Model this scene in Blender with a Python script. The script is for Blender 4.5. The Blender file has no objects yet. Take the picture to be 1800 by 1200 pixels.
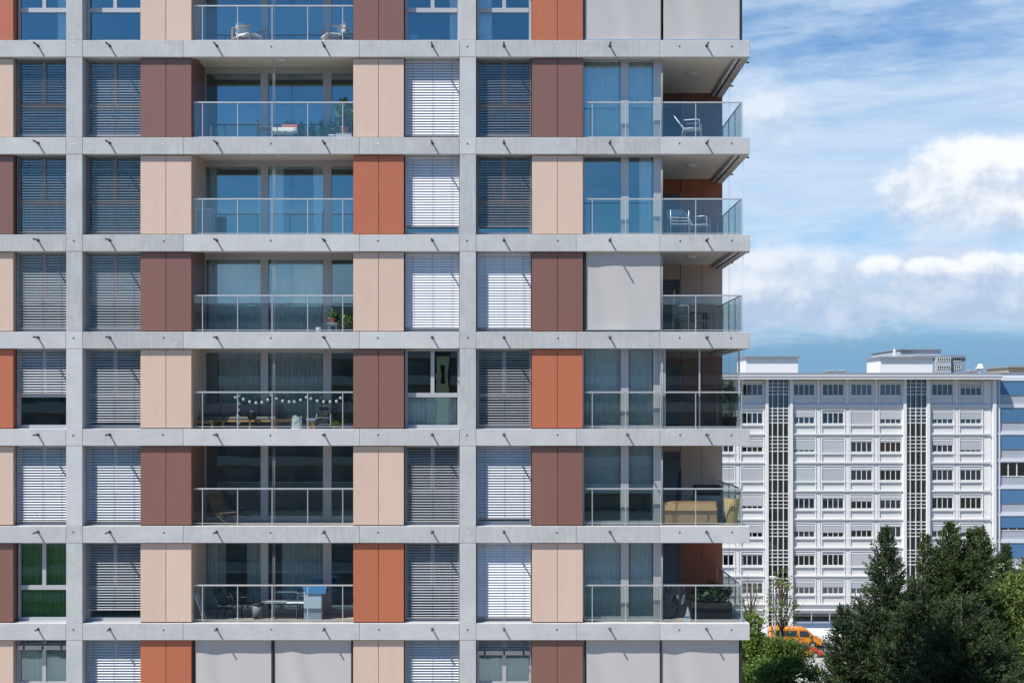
import bpy, bmesh, math, random
import numpy as np
from mathutils import Vector, Matrix

# ------------------------------------------------------------------ camera, sky, sun, exposure
S = bpy.context.scene
COL = S.collection
EYE = 23.8          # metres above the street
D0 = 36.0           # camera to the facade plane (y = 0)
PX = 60.0           # pixels of the photograph per metre on the facade plane
FP = PX * D0
cd = bpy.data.cameras.new('camera'); cam = bpy.data.objects.new('camera', cd); COL.objects.link(cam)
cam.location = (0, -D0, EYE); cam.rotation_euler = (math.radians(90), 0, 0)
cd.sensor_width = 36; cd.lens = 36 * FP / 1800
cd.shift_x = -5 / 1800; cd.shift_y = 116 / 1800
cd.clip_start = 0.5; cd.clip_end = 6000
S.camera = cam
SUNV = Vector((-1.295, -1.0, 2.217)).normalized()
EL = math.asin(SUNV.z); AZ = math.atan2(SUNV.x, SUNV.y)
S.view_settings.view_transform = 'Standard'; S.view_settings.look = 'None'
S.view_settings.exposure = 0.36; S.view_settings.gamma = 1; S.view_settings.use_curve_mapping = False
sl = bpy.data.lights.new('sun', 'SUN'); sl.energy = 5.0; sl.angle = math.radians(0.53); sl.color = (1, .95, .875)
so = bpy.data.objects.new('sun', sl); COL.objects.link(so); so.location = (-60, -60, 90)
so.rotation_euler = (-SUNV).to_track_quat('-Z', 'Y').to_euler()

W = bpy.data.worlds.new('World'); S.world = W; W.use_nodes = True
wn = W.node_tree; wn.nodes.clear()
class NT:
    """small helper to write node trees as expressions"""
    def __init__(s, t): s.t = t
    def n(s, typ, **kw):
        nd = s.t.nodes.new(typ)
        ins = kw.pop('ins', {})
        for k, v in kw.items(): setattr(nd, k, v)
        for k, v in ins.items():
            if isinstance(v, bpy.types.NodeSocket): s.t.links.new(v, nd.inputs[k])
            else: nd.inputs[k].default_value = v
        return nd
    def m(s, op, a, b=None, c=None, clamp=False):
        nd = s.t.nodes.new('ShaderNodeMath'); nd.operation = op; nd.use_clamp = clamp
        for i, v in enumerate((a, b, c)):
            if v is None: continue
            if isinstance(v, bpy.types.NodeSocket): s.t.links.new(v, nd.inputs[i])
            else: nd.inputs[i].default_value = v
        return nd.outputs[0]
    def ss(s, v, lo, hi, a=0.0, b=1.0):
        nd = s.n('ShaderNodeMapRange', interpolation_type='SMOOTHSTEP', ins={0: v, 1: lo, 2: hi, 3: a, 4: b})
        return nd.outputs[0]
    def mix(s, f, a, b):
        nd = s.n('ShaderNodeMix', data_type='RGBA')
        for i, v in ((0, f), (6, a), (7, b)):
            if isinstance(v, bpy.types.NodeSocket): s.t.links.new(v, nd.inputs[i])
            else: nd.inputs[i].default_value = v if not isinstance(v, tuple) or len(v) == 4 else (*v, 1)
        return nd.outputs[2]
    def noise(s, vec, scale, detail=4, rough=.55, dist=0):
        return s.n('ShaderNodeTexNoise', ins={'Vector': vec, 'Scale': scale, 'Detail': detail, 'Roughness': rough, 'Distortion': dist}).outputs[0]
    def scaled(s, vec, sc, loc=(0, 0, 0)):
        return s.n('ShaderNodeMapping', ins={'Vector': vec, 'Location': loc, 'Scale': sc}).outputs[0]

w = NT(wn)
gen = w.n('ShaderNodeTexCoord').outputs['Generated']
sky = w.n('ShaderNodeTexSky', sky_type='NISHITA', sun_disc=False, sun_elevation=EL, sun_rotation=AZ,
          altitude=400, air_density=1.0, dust_density=0.35, ozone_density=2.6)
sx = w.n('ShaderNodeSeparateXYZ', ins={0: gen})
dx, dy, dz = sx.outputs
fy = w.m('MAXIMUM', dy, 0.05)
u = w.m('DIVIDE', dx, fy); v = w.m('DIVIDE', dz, fy)
front = w.ss(dy, 0.3, 0.6)
# thin streaky cloud sheet, over the whole sky dome
st = w.scaled(gen, (1.0, 1.0, 3.6))
n1 = w.noise(st, 5.2, 9, .62, .5)
n2 = w.noise(w.scaled(gen, (1, 1, 5.5), (3.1, 1.7, 0)), 15, 7, .6, .4)
cov = w.n('ShaderNodeValToRGB', ins={0: dz})
cr = cov.color_ramp
cr.elements[0].position = 0.0; cr.elements[0].color = (.10,)*3 + (1,)
for p, c in ((.03, .0), (.05, .16), (.07, .46), (.10, .46), (.128, .38), (.15, .50), (.20, .60), (.235, .50), (.27, .28), (.30, .34), (.345, .50), (.45, .08), (.7, .10)):
    e = cr.elements.new(p); e.color = (c, c, c, 1)
cr.elements[-1].position = 1.0; cr.elements[-1].color = (.1, .1, .1, 1)
covf = w.m('MULTIPLY_ADD', front, 0.75, 0.25)
cv = w.m('MULTIPLY', cov.outputs[0], covf)
ns = w.m('ADD', w.m('MULTIPLY', n1, .68), w.m('MULTIPLY', n2, .32))
sheet = w.ss(w.m('ADD', ns, cv), .60, 1.02, 0, .86)
# heaped clouds: lumpy density, lit where it thins out upwards and towards the sun
def lumps(off):
    g = w.n('ShaderNodeVectorMath', operation='ADD', ins={0: gen, 1: off}).outputs[0]
    a_ = w.noise(w.scaled(g, (1, 1, 1.35)), 13, 10, .60, .25); b_ = w.noise(g, 46, 6, .62)
    return w.m('ADD', w.m('MULTIPLY', a_, .78), w.m('MULTIPLY', b_, .22))
pn = lumps((0, 0, 0)); pu = lumps((-.010, 0, .013))
relief = w.m('MULTIPLY', w.m('SUBTRACT', pn, pu), 7.0)
def blob(px, py, rx, ry, soft=.22, amp=2.1):
    a = (px - 905) / FP; b = (716 - py) / FP
    du = w.m('DIVIDE', w.m('SUBTRACT', u, a), rx / FP); dv = w.m('DIVIDE', w.m('SUBTRACT', v, b), ry / FP)
    dvn = w.m('MULTIPLY', w.m('MINIMUM', dv, 0), .25)
    dd = w.m('ADD', dv, dvn)
    r = w.m('SQRT', w.m('ADD', w.m('MULTIPLY', du, du), w.m('MULTIPLY', dd, dd)))
    rr = w.m('ADD', r, w.m('MULTIPLY', w.m('SUBTRACT', pn, .5), -amp))
    # crisp on the sunny upper side, soft at the base
    sf = w.m('MULTIPLY_ADD', w.ss(dv, .3, -.6), .35, soft)
    mk = w.ss(w.m('DIVIDE', w.m('SUBTRACT', 1.0, rr), sf), -1.0, 1.0)
    sh = w.ss(w.m('ADD', w.m('MULTIPLY', dv, 1.1), w.m('MULTIPLY', relief, 1.1)), -1.35, .75)
    return mk, sh
C_SHADE = (4.5, 5.5, 7.0); C_LIT = (8.3, 8.6, 9.0)
base = w.n('ShaderNodeVectorMath', operation='MULTIPLY', ins={0: sky.outputs[0], 1: (.63, 1.0, 1.23)}).outputs[0]
base = w.mix(w.ss(dz, .14, .035, 0, .95), base, (1.75, 3.35, 5.3))   # low sky: deep blue under the far cloud bank
skyc = w.mix(sheet, base, w.mix(w.ss(w.m('ADD', w.m('MULTIPLY', n2, .65), w.m('MULTIPLY', n1, .35)), .36, .64), (4.75, 6.2, 7.95), (5.75, 6.9, 8.3)))
# broken heap clouds in a bank low over the horizon, all round
band = w.m('MULTIPLY', w.ss(dz, .040, .075), w.ss(dz, .150, .105))
bd = w.m('ADD', pn, w.m('MULTIPLY', band, .17))
bm = w.ss(bd, .575, .67)
skyc = w.mix(w.m('MULTIPLY', w.m('MULTIPLY', bm, band), .90), skyc, w.mix(w.ss(w.m('ADD', w.m('MULTIPLY', w.m('SUBTRACT', dz, .085), 9), relief), -.75, .95), (3.9, 5.1, 6.8), (5.7, 6.5, 7.75)))
for (px, py, rx, ry, sf) in [(1650, 350, 110, 60, .22), (1720, 312, 110, 70, .2), (1800, 318, 120, 84, .22), (1760, 375, 150, 48, .5), (1920, 340, 150, 100, .3),
      (1545, 468, 40, 22, .25), (1636, 474, 48, 20, .25), (1790, 470, 92, 28, .25), (1352, 204, 66, 50, .5), (1400, 458, 100, 26, .6), (1330, 520, 90, 30, .6), (1060, 300, 130, 70, .4), (500, 380, 160, 70, .4)]:
    mk, sh = blob(px, py, rx, ry, sf, 2.1 if ry > 29 else 3.0)
    skyc = w.mix(w.m('MULTIPLY', w.m('MULTIPLY', mk, front), .95 if sf < .45 else .6), skyc, w.mix(sh, C_SHADE, C_LIT))
bg = w.n('ShaderNodeBackground', ins={'Color': skyc, 'Strength': .09})
wo = w.n('ShaderNodeOutputWorld', ins={0: bg.outputs[0]})

# ------------------------------------------------------------------ materials
MATS = {}
def mat(name, col, rough=.6, metal=0, spec=.5, var=0.0, nscale=6.0, bump=0.0, bscale=40.0, island=0.0, objvar=0.0, stretch=(1, 1, 1), trans=0.0, coat=0.0):
    """procedural surface: base colour with soft mottling, per-object or per-island tone, fine relief"""
    if name in MATS: return MATS[name]
    m = bpy.data.materials.new(name); m.use_nodes = True; t = m.node_tree
    nt = NT(t); b = t.nodes['Principled BSDF']
    b.inputs['Roughness'].default_value = rough; b.inputs['Metallic'].default_value = metal
    b.inputs['Specular IOR Level'].default_value = spec; b.inputs['Coat Weight'].default_value = coat
    co = nt.n('ShaderNodeTexCoord').outputs['Object']
    geo = nt.n('ShaderNodeNewGeometry')
    pos = geo.outputs['Position']
    f = None
    if var:
        n = nt.noise(nt.scaled(pos, stretch), nscale, 6, .62)
        f = nt.m('MULTIPLY_ADD', nt.m('SUBTRACT', n, .5), 2 * var, 1.0)
    if objvar:
        r = nt.n('ShaderNodeObjectInfo').outputs['Random']
        g = nt.m('MULTIPLY_ADD', nt.m('SUBTRACT', r, .5), 2 * objvar, 1.0)
        f = g if f is None else nt.m('MULTIPLY', f, g)
    if island:
        g = nt.m('MULTIPLY_ADD', nt.m('SUBTRACT', geo.outputs['Random Per Island'], .5), 2 * island, 1.0)
        f = g if f is None else nt.m('MULTIPLY', f, g)
    if f is not None:
        c = nt.n('ShaderNodeVectorMath', operation='SCALE', ins={0: col, 'Scale': f}).outputs[0]
        t.links.new(c, b.inputs['Base Color'])
    else:
        b.inputs['Base Color'].default_value = (*col, 1)
    if bump:
        bn = nt.noise(pos, bscale, 5, .6)
        bp = nt.n('ShaderNodeBump', ins={'Strength': bump, 'Distance': .02, 'Height': bn})
        t.links.new(bp.outputs[0], b.inputs['Normal'])
    if trans:
        tr = nt.n('ShaderNodeBsdfTranslucent', ins={'Color': (*[min(1, x * 1.1) for x in col], 1)})
        mx = nt.n('ShaderNodeMixShader', ins={0: trans, 1: b.outputs[0], 2: tr.outputs[0]})
        t.links.new(mx.outputs[0], t.nodes['Material Output'].inputs[0])
    MATS[name] = m; return m

def glass_mat(name, refl, tint, rcol=(1, 1, 1), wav=.02, wscale=1.1, fres=.9):
    m = bpy.data.materials.new(name); m.use_nodes = True; t = m.node_tree; nt = NT(t)
    t.nodes.remove(t.nodes['Principled BSDF'])
    geo = nt.n('ShaderNodeNewGeometry')
    r = nt.n('ShaderNodeObjectInfo').outputs['Random']
    off = nt.n('ShaderNodeCombineXYZ', ins={0: nt.m('MULTIPLY', r, 40)}).outputs[0]
    p = nt.n('ShaderNodeVectorMath', operation='ADD', ins={0: geo.outputs['Position'], 1: off}).outputs[0]
    bn = nt.noise(p, wscale, 2, .4)
    bp = nt.n('ShaderNodeBump', ins={'Strength': .2, 'Distance': wav, 'Height': bn})
    lw = nt.n('ShaderNodeLayerWeight', ins={0: .25})
    f = nt.m('ADD', nt.m('MULTIPLY', lw.outputs['Fresnel'], fres), refl, clamp=True)
    tr = nt.n('ShaderNodeBsdfTransparent', ins={0: (*tint, 1)})
    gl = nt.n('ShaderNodeBsdfGlossy', ins={'Color': (*rcol, 1), 'Roughness': 0.0, 'Normal': bp.outputs[0]})
    mx = nt.n('ShaderNodeMixShader', ins={0: f, 1: tr.outputs[0], 2: gl.outputs[0]})
    t.links.new(mx.outputs[0], t.nodes['Material Output'].inputs[0])
    MATS[name] = m; return m

def concrete_mat(name, base):
    m = bpy.data.materials.new(name); m.use_nodes = True; t = m.node_tree; nt = NT(t); b = t.nodes['Principled BSDF']
    geo = nt.n('ShaderNodeNewGeometry'); pos = geo.outputs['Position']
    r = nt.n('ShaderNodeObjectInfo').outputs['Random']
    off = nt.n('ShaderNodeCombineXYZ', ins={0: nt.m('MULTIPLY', r, 30), 2: nt.m('MULTIPLY', r, 17)}).outputs[0]
    p = nt.n('ShaderNodeVectorMath', operation='ADD', ins={0: pos, 1: off}).outputs[0]
    big = nt.noise(p, 1.1, 5, .6, .6)
    med = nt.noise(p, 5.5, 6, .65, .9)
    strk = nt.noise(nt.scaled(p, (9, 1, .7)), 1.6, 5, .6)
    blot = nt.ss(nt.noise(nt.scaled(p, (1, 1, 1.3)), 2.1, 7, .7, 1.5), .56, .72)
    amt = nt.ss(r, .35, .95)
    f = nt.m('ADD', nt.m('MULTIPLY', nt.m('SUBTRACT', big, .5), .42), nt.m('MULTIPLY', nt.m('SUBTRACT', med, .5), .22))
    f = nt.m('ADD', f, nt.m('MULTIPLY', nt.m('MULTIPLY', nt.m('SUBTRACT', strk, .5), .5), amt))
    f = nt.m('ADD', f, nt.m('MULTIPLY', nt.m('SUBTRACT', r, .5), -.21))
    f = nt.m('ADD', f, nt.m('MULTIPLY', nt.m('MULTIPLY', blot, amt), .22))
    f = nt.m('ADD', f, 1.0)
    c = nt.n('ShaderNodeVectorMath', operation='SCALE', ins={0: nt.mix(med, (base[0]*.97, base[1]*1.0, base[2]*1.02), (base[0]*1.03, base[1]*1.0, base[2]*.97)), 'Scale': f}).outputs[0]
    t.links.new(c, b.inputs['Base Color'])
    b.inputs['Roughness'].default_value = .72; b.inputs['Specular IOR Level'].default_value = .35
    bn = nt.noise(pos, 55, 6, .65)
    bp = nt.n('ShaderNodeBump', ins={'Strength': .25, 'Distance': .01, 'Height': bn})
    t.links.new(bp.outputs[0], b.inputs['Normal'])
    MATS[name] = m; return m

CONC = concrete_mat('exposed_concrete', (.455, .462, .468))
BEIGE = mat('beige_panel', (.60, .442, .352), .45, spec=.5, var=.07, nscale=1.6, stretch=(3, 1, .5), objvar=.035)
BROWN = mat('brown_panel', (.205, .098, .076), .42, spec=.6, var=.09, nscale=1.6, stretch=(3, 1, .5), objvar=.05)
ORANGE = mat('terracotta_panel', (.425, .132, .066), .45, spec=.5, var=.07, nscale=1.6, stretch=(3, 1, .5), objvar=.035)
PANEL = {'b': BEIGE, 'n': BROWN, 'o': ORANGE}
ALU = mat('light_aluminium', (.50, .50, .51), .38, metal=.35, var=.03)
FRAME = mat('grey_window_frame', (.43, .44, .46), .45, metal=.2)
STEEL = mat('brushed_steel', (.62, .63, .64), .3, metal=.7)
DARKM = mat('dark_metal', (.03, .031, .034), .5, metal=.3)
SPOUTM = mat('spout_metal', (.12, .125, .13), .45, metal=.6)
SLAT = mat('blind_slat', (.74, .76, .80), .42, metal=.1, spec=.5)
SLATH = mat('blind_slat_half_shaded', (.56, .57, .60), .42, metal=.1, spec=.5)  # same slats, part of the shade in the gaps put into the colour
SLATD = mat('blind_slat_shaded', (.29, .305, .34), .42, metal=.1, spec=.5)  # same slats darkened: the shade between them is put into the colour
CORD = mat('blind_cord', (.10, .10, .12), .8)
FABRIC = mat('grey_awning_fabric', (.52, .505, .50), .9, spec=.1, var=.02, nscale=1.3, bump=.05, bscale=300, trans=.12)
SOFFIT = mat('soffit_plaster', (.68, .63, .58), .85, var=.05, nscale=2)
ROOMW = mat('room_wall', (.42, .41, .40), .9, spec=.1, var=.03)
ROOMD = mat('room_floor', (.14, .11, .085), .6, var=.1, nscale=3)
TILE = mat('balcony_tile', (.42, .36, .32), .75, var=.08, nscale=5)
BEAD = mat('edge_strip', (.10, .055, .05), .5)
GL_UP = glass_mat('window_glass', .155, (.945, .975, .965), (.62, .88, 1.0), .005)
GL_RAIL = glass_mat('balustrade_glass', .07, (.93, .965, .955), (.9, .97, 1.0), .004, fres=.35)
GL_BG = glass_mat('far_window_glass', .055, (.85, .88, .9), (1, 1, 1), .004)
LAMP = mat('lamp_cover', (.62, .62, .60), .5)
CURT = mat('sheer_curtain', (.90, .93, .92), .9, spec=.05, trans=.10)
CURTG = mat('grey_curtain', (.56, .60, .59), .9, spec=.05, trans=.10)
CURTGREEN = mat('green_curtain', (.19, .43, .09), .9, spec=.05, trans=.12)
WOOD = mat('light_wood', (.45, .27, .12), .55, var=.15, nscale=6, stretch=(1, 1, 6))
TAN = mat('tan_board', (.46, .31, .18), .6, var=.08, nscale=3)
CUSH = mat('grey_cushion', (.16, .165, .18), .95, bump=.2, bscale=90, var=.08)
WHITE = mat('white_plastic', (.72, .74, .75), .5, var=.04)
TERRA = mat('terracotta_pot', (.42, .15, .09), .8, var=.08)
BLACK = mat('black_cover', (.018, .019, .021), .7)
BLUE = mat('blue_cloth', (.06, .24, .52), .85, bump=.2)

# ------------------------------------------------------------------ mesh helpers
class MB:
    def __init__(s): s.v = []; s.f = []; s.sm = []
    def add(s, vs, fs, smooth=False):
        o = len(s.v); s.v += [tuple(p) for p in vs]; s.f += [tuple(i + o for i in f) for f in fs]; s.sm += [smooth] * len(fs); return s
    def box(s, x0, y0, z0, x1, y1, z1):
        vs = [(x0, y0, z0), (x1, y0, z0), (x1, y1, z0), (x0, y1, z0), (x0, y0, z1), (x1, y0, z1), (x1, y1, z1), (x0, y1, z1)]
        return s.add(vs, [(0, 3, 2, 1), (4, 5, 6, 7), (0, 1, 5, 4), (1, 2, 6, 5), (2, 3, 7, 6), (3, 0, 4, 7)])
    def cbox(s, x0, y0, z0, x1, y1, z1, c=.01):
        """box with chamfered edges"""
        bm = bmesh.new(); vs = []
        for x in (x0, x1):
            for y in (y0, y1):
                for z in (z0, z1): vs.append(bm.verts.new((x, y, z)))
        bmesh.ops.convex_hull(bm, input=vs)
        bmesh.ops.dissolve_limit(bm, angle_limit=.01, verts=bm.verts, edges=bm.edges)
        bmesh.ops.bevel(bm, geom=list(bm.edges), offset=c, segments=1, affect='EDGES', clamp_overlap=True)
        bmesh.ops.recalc_face_normals(bm, faces=bm.faces)
        bm.verts.index_update()
        s.add([v.co for v in bm.verts], [[v.index for v in f.verts] for f in bm.faces]); bm.free(); return s
    def tube(s, pts, r, n=6, caps=True, closed=False):
        pts = [Vector(p) for p in pts]; N = len(pts); rings = []
        rs = r if isinstance(r, (list, tuple)) else [r] * N
        up = None; vs = []
        for i, p in enumerate(pts):
            a = pts[max(i - 1, 0)]; b = pts[min(i + 1, N - 1)]
            d = (b - a); d = d.normalized() if d.length > 1e-9 else Vector((0, 0, 1))
            if up is None:
                up = Vector((0, 0, 1)) if abs(d.z) < .9 else Vector((1, 0, 0))
            x = d.cross(up).normalized(); y = x.cross(d).normalized(); up = y
            for k in range(n):
                t = 2 * math.pi * (k + .5) / n
                vs.append(p + x * rs[i] * math.cos(t) + y * rs[i] * math.sin(t))
        fs = [(i * n + k, i * n + (k + 1) % n, (i + 1) * n + (k + 1) % n, (i + 1) * n + k) for i in range(N - 1) for k in range(n)]
        s.add(vs, fs, n > 5)
        if caps: 
            o = len(s.v) - len(vs)
            s.f += [tuple(o + k for k in reversed(range(n))), tuple(o + (N - 1) * n + k for k in range(n))]; s.sm += [False, False]
        return s
    def lathe(s, prof, n=16, c=(0, 0, 0)):
        vs = [(c[0] + r * math.cos(2 * math.pi * k / n), c[1] + r * math.sin(2 * math.pi * k / n), c[2] + z) for r, z in prof for k in range(n)]
        fs = [(i * n + k, i * n + (k + 1) % n, (i + 1) * n + (k + 1) % n, (i + 1) * n + k) for i in range(len(prof) - 1) for k in range(n)]
        return s.add(vs, fs, True)
    def prism(s, poly, y0, y1):
        """polygon in xz pushed from y0 to y1"""
        n = len(poly); vs = [(x, y0, z) for x, z in poly] + [(x, y1, z) for x, z in poly]
        fs = [tuple(range(n)), tuple(reversed(range(n, 2 * n)))] + [(i, (i + 1) % n + 0, (i + 1) % n + n, i + n)[::-1] for i in range(n)]
        return s.add(vs, fs)
    def mesh(s, name):
        me = bpy.data.meshes.new(name); me.from_pydata(s.v, [], s.f); 
        me.polygons.foreach_set('use_smooth', s.sm); me.validate(); me.update(); return me

def obj(name, mesh, material, parent=None, loc=(0, 0, 0), rot=None):
    """mesh: MB or Mesh; loc in the parent's frame (world when there is no parent)"""
    me = mesh.mesh(name) if isinstance(mesh, MB) else mesh
    if material is not None and not me.materials: me.materials.append(material)
    o = bpy.data.objects.new(name, me); COL.objects.link(o); o.location = loc
    if rot is not None: o.rotation_euler = rot
    if parent is not None: o.parent = parent
    return o
def tag(o, label=None, cat=None, group=None, kind=None):
    for k, val in (('label', label), ('category', cat), ('group', group), ('kind', kind)):
        if val: o[k] = val
    return o
def thing(name, label, cat, loc=(0, 0, 0), rz=0, group=None):
    o = bpy.data.objects.new(name, None); COL.objects.link(o); o.location = loc; o.rotation_euler = (0, 0, rz)
    o.empty_display_size = .3
    return tag(o, label, cat, group)
CACHE = {}
def boxmesh(name, x, y, z, c=0.0, m=None):
    """shared box mesh, origin at its centre"""
    k = (name, round(x, 4), round(y, 4), round(z, 4), c, m.name if m else '')
    if k not in CACHE:
        b = MB(); (b.cbox(-x/2, -y/2, -z/2, x/2, y/2, z/2, c) if c else b.box(-x/2, -y/2, -z/2, x/2, y/2, z/2))
        CACHE[k] = b.mesh(name)
        if m: CACHE[k].materials.append(m)
    return CACHE[k]
def bx(name, m, parent, x0, y0, z0, x1, y1, z1, c=0.0):
    """box part given by its corners (parents of these sit at the world origin or are given in local frame)"""
    return obj(name, boxmesh(name, x1-x0, y1-y0, z1-z0, c, m), None, parent, ((x0+x1)/2, (y0+y1)/2, (z0+z1)/2))
def fx(px): return (px - 905) / PX
def P(px, py, d):
    """point seen at pixel (px, py) of the photograph, d metres in front of the camera"""
    return Vector(((px - 905) * d / FP, d - D0, EYE + (716 - py) * d / FP))
ORD = ['topmost', 'second', 'third', 'fourth', 'fifth', 'sixth', 'seventh', 'lowest']
# ------------------------------------------------------------------ ground and street
GM = mat('grass_ground', (.075, .08, .055), .95, var=.35, nscale=.6, bump=.4, bscale=8)
ASPH = mat('asphalt', (.055, .055, .058), .9, var=.15, nscale=1.5, bump=.3, bscale=60)
PAVE = mat('pale_pavement', (.36, .355, .34), .85, var=.1, nscale=.7)
PAINT = mat('road_paint', (.75, .75, .73), .7, var=.06, nscale=3)
KERBM = mat('kerb_stone', (.33, .33, .32), .85, var=.08)
g = MB(); g.add([(-1500, -1500, 0), (1500, -1500, 0), (1500, 1500, 0), (-1500, 1500, 0)], [(0, 1, 2, 3)])
tag(obj('ground', g, GM), kind='structure')
def sheet(name, m, x0, y0, x1, y1, z):
    b = MB(); b.add([(x0, y0, z), (x1, y0, z), (x1, y1, z), (x0, y1, z)], [(0, 1, 2, 3)])
    return tag(obj(name, b, m), kind='structure')
sheet('road', ASPH, -120, 80.5, 160, 88.2, .004)
b = MB(); b.cbox(-120, 88.2, -.2, 160, 91.99, .12, .02); tag(obj('pavement', b, PAVE), kind='structure')
b = MB(); b.cbox(-120, 77.0, -.2, 160, 80.5, .12, .02); tag(obj('pavement', b, PAVE), kind='structure')
sheet('forecourt', PAVE, 10, 50, 60, 77.0, .006)
sheet('bounce_ground', mat('bounce_paving', (.38, .35, .31), .85, var=.08, nscale=.5), -70, -80, 45, 10, .006)  # unseen pale ground added to throw warm light up onto the soffits
for i, yy in enumerate((73.2, 68.5, 63.0, 57.5)):
    sheet('painted_marking', PAINT, 20, yy - 1.3, 34, yy + 1.3, .010)
sheet('painted_marking', PAINT, -120, 84.25, 160, 84.4, .008)

# ------------------------------------------------------------------ the apartment building with the concrete grid
B = thing('apartment_building', 'tall apartment building in front with a pale concrete grid and beige, brown and terracotta panels', 'building', (0, 0, 0))
def zt(k): return EYE + (716 - (71 + 170.7 * k)) / PX      # top of the floor beam k (0 = uppermost seen)
BH = .488                                                   # beam height
def zb(k): return zt(k) - BH
K0, K1 = -1, 7
XL, XR = -235, 1318
rnd = random.Random(7)
SEG = [(-235, 115.8), (116.2, 144.8), (145.2, 322), (322.4, 632), (632.4, 807.8), (808.2, 836.8), (837.2, 1013), (1013.4, 1160), (1160.4, 1318)]
for k in range(K0, K1 + 1):
    for (a, c) in SEG:
        bx('concrete_beam', CONC, B, fx(a), 0, zb(k), fx(c), .218, zt(k), .008)
    # the beam's return along the side of the house
    bx('concrete_beam', CONC, B, fx(1318) - .218, .222, zb(k), fx(1318), 5.2, zt(k), .008)
    bx('concrete_beam', CONC, B, fx(1318) - .218, 5.205, zb(k), fx(1318), 14, zt(k), .008)
    # floor slab (its underside is the ceiling of the balcony below)
    bx('floor_slab', SOFFIT, B, fx(XL), .222, zb(k) + .14, fx(1318) - .222, 14, zt(k) - .03)
    bx('balcony_floor', TILE, B, fx(336), .222, zt(k) - .028, fx(619), 1.6, zt(k) - .004)
    bx('balcony_floor', TILE, B, fx(1164), .222, zt(k) - .028, fx(1318) - .222, 4.68, zt(k) - .004)
    bx('room_floor', ROOMD, B, fx(XL), 1.72, zt(k) - .028, fx(1150), 6, zt(k) - .006)
for k in range(K0, K1):                                      # columns from beam k+1 up to beam k
    for a, c in ((116, 145), (808, 837)):
        bx('concrete_column', CONC, B, fx(a) + .004, .006, zt(k+1) + .003, fx(c) - .004, .46, zb(k) - .003, .008)
# tie holes cast in the beams
hole = MB(); hole.tube([(0, -.006, 0), (0, .004, 0)], .028, 8); hm = hole.mesh('tie_hole'); hm.materials.append(mat('tie_hole_dark', (.09, .09, .09), .8))
hole = MB(); hole.tube([(0, -.008, 0), (0, .004, 0)], .022, 8); hw = hole.mesh('tie_hole'); hw.materials.append(mat('tie_hole_pale', (.8, .8, .78), .7))
for k in range(K0, K1 + 1):
    for x in (129, 287, 476, 665, 822, 980, 1195, 1286):
        wh = (k <= 1 and x in (129, 287, 665, 980)) or (k == 5 and x == 822) or (k == 0 and x == 287)
        obj('tie_hole', hw if wh else hm, None, B, (fx(x + rnd.uniform(-1, 1)), 0, zt(k) - .18 + rnd.uniform(-.01, .01)))
# rain spouts
sp = MB(); sp.tube([(0, .0, 0), (0, -.36, -.005)], .026, 10); sp.tube([(0, .01, 0), (0, -.012, 0)], .045, 10); spm = sp.mesh('rain_spout'); spm.materials.append(SPOUTM)
for k in range(K0, K1 + 1):
    for x in (67, 193, 381, 570, 760, 886, 1072, 1242):
        if k == 4 and x == 1072: x = 1103
        obj('rain_spout', spm, None, B, (fx(x), 0, zt(k) - .165)).scale = (1, .62 if k == 6 else 1, 1)
    for y in (.9, 3.6):
        obj('rain_spout', spm, None, B, (fx(1318), y, zb(k) + .09), (0, 0, math.radians(90))).scale = (1, .42, 1)

# --- panel pairs, each on a wall block of its own colour
COLS = {-68: ' obnbobnb', 245: ' bnbnbnbo', 620: ' nbobnbob', 935: ' onbnonbn', -225: ' nbnbnbnb'}
def lay(px0, px1, code, k0=0):
    for r in range(0, 8):
        m = PANEL[code[r + 1]]
        z0, z1 = zt(r) + .03, zb(r - 1) - .03
        mid = (px0 + px1) / 2
        bx('panel', m, B, fx(px0) + .004, .098, z0, fx(mid) - .007, .134, z1, .004)
        bx('panel', m, B, fx(mid) + .007, .098, z0, fx(px1) - .004, .134, z1, .004)
        bx('panel_backing', m, B, fx(px0) + .012, .138, zt(r) + .001, fx(px1) - .012, .50, zb(r - 1) + .138)
        bx('drip_strip', BEAD, B, fx(px0) + .006, .09, zt(r) + .004, fx(px1) - .006, .136, zt(r) + .022)
lay(-158, -69, COLS[-225]); 
for p, q in ((-68, 21), (245, 335), (620, 709.5), (935, 1025)): lay(p, q, COLS[p])
# partition walls, back wall of the rooms
for x in (21 - 45, 130, 330.5 - 20, 665, 822, 980):
    for r in range(-1, 8):
        bx('partition_wall', ROOMW, B, fx(x) - .06, 1.75 if 300 < x < 650 else .55, zt(r) - .02, fx(x) + .06, 6, zb(r-1) + .138)
bx('core_wall', ROOMW, B, fx(XL), 6.0, 0, fx(1160), 6.2, 40)

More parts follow.
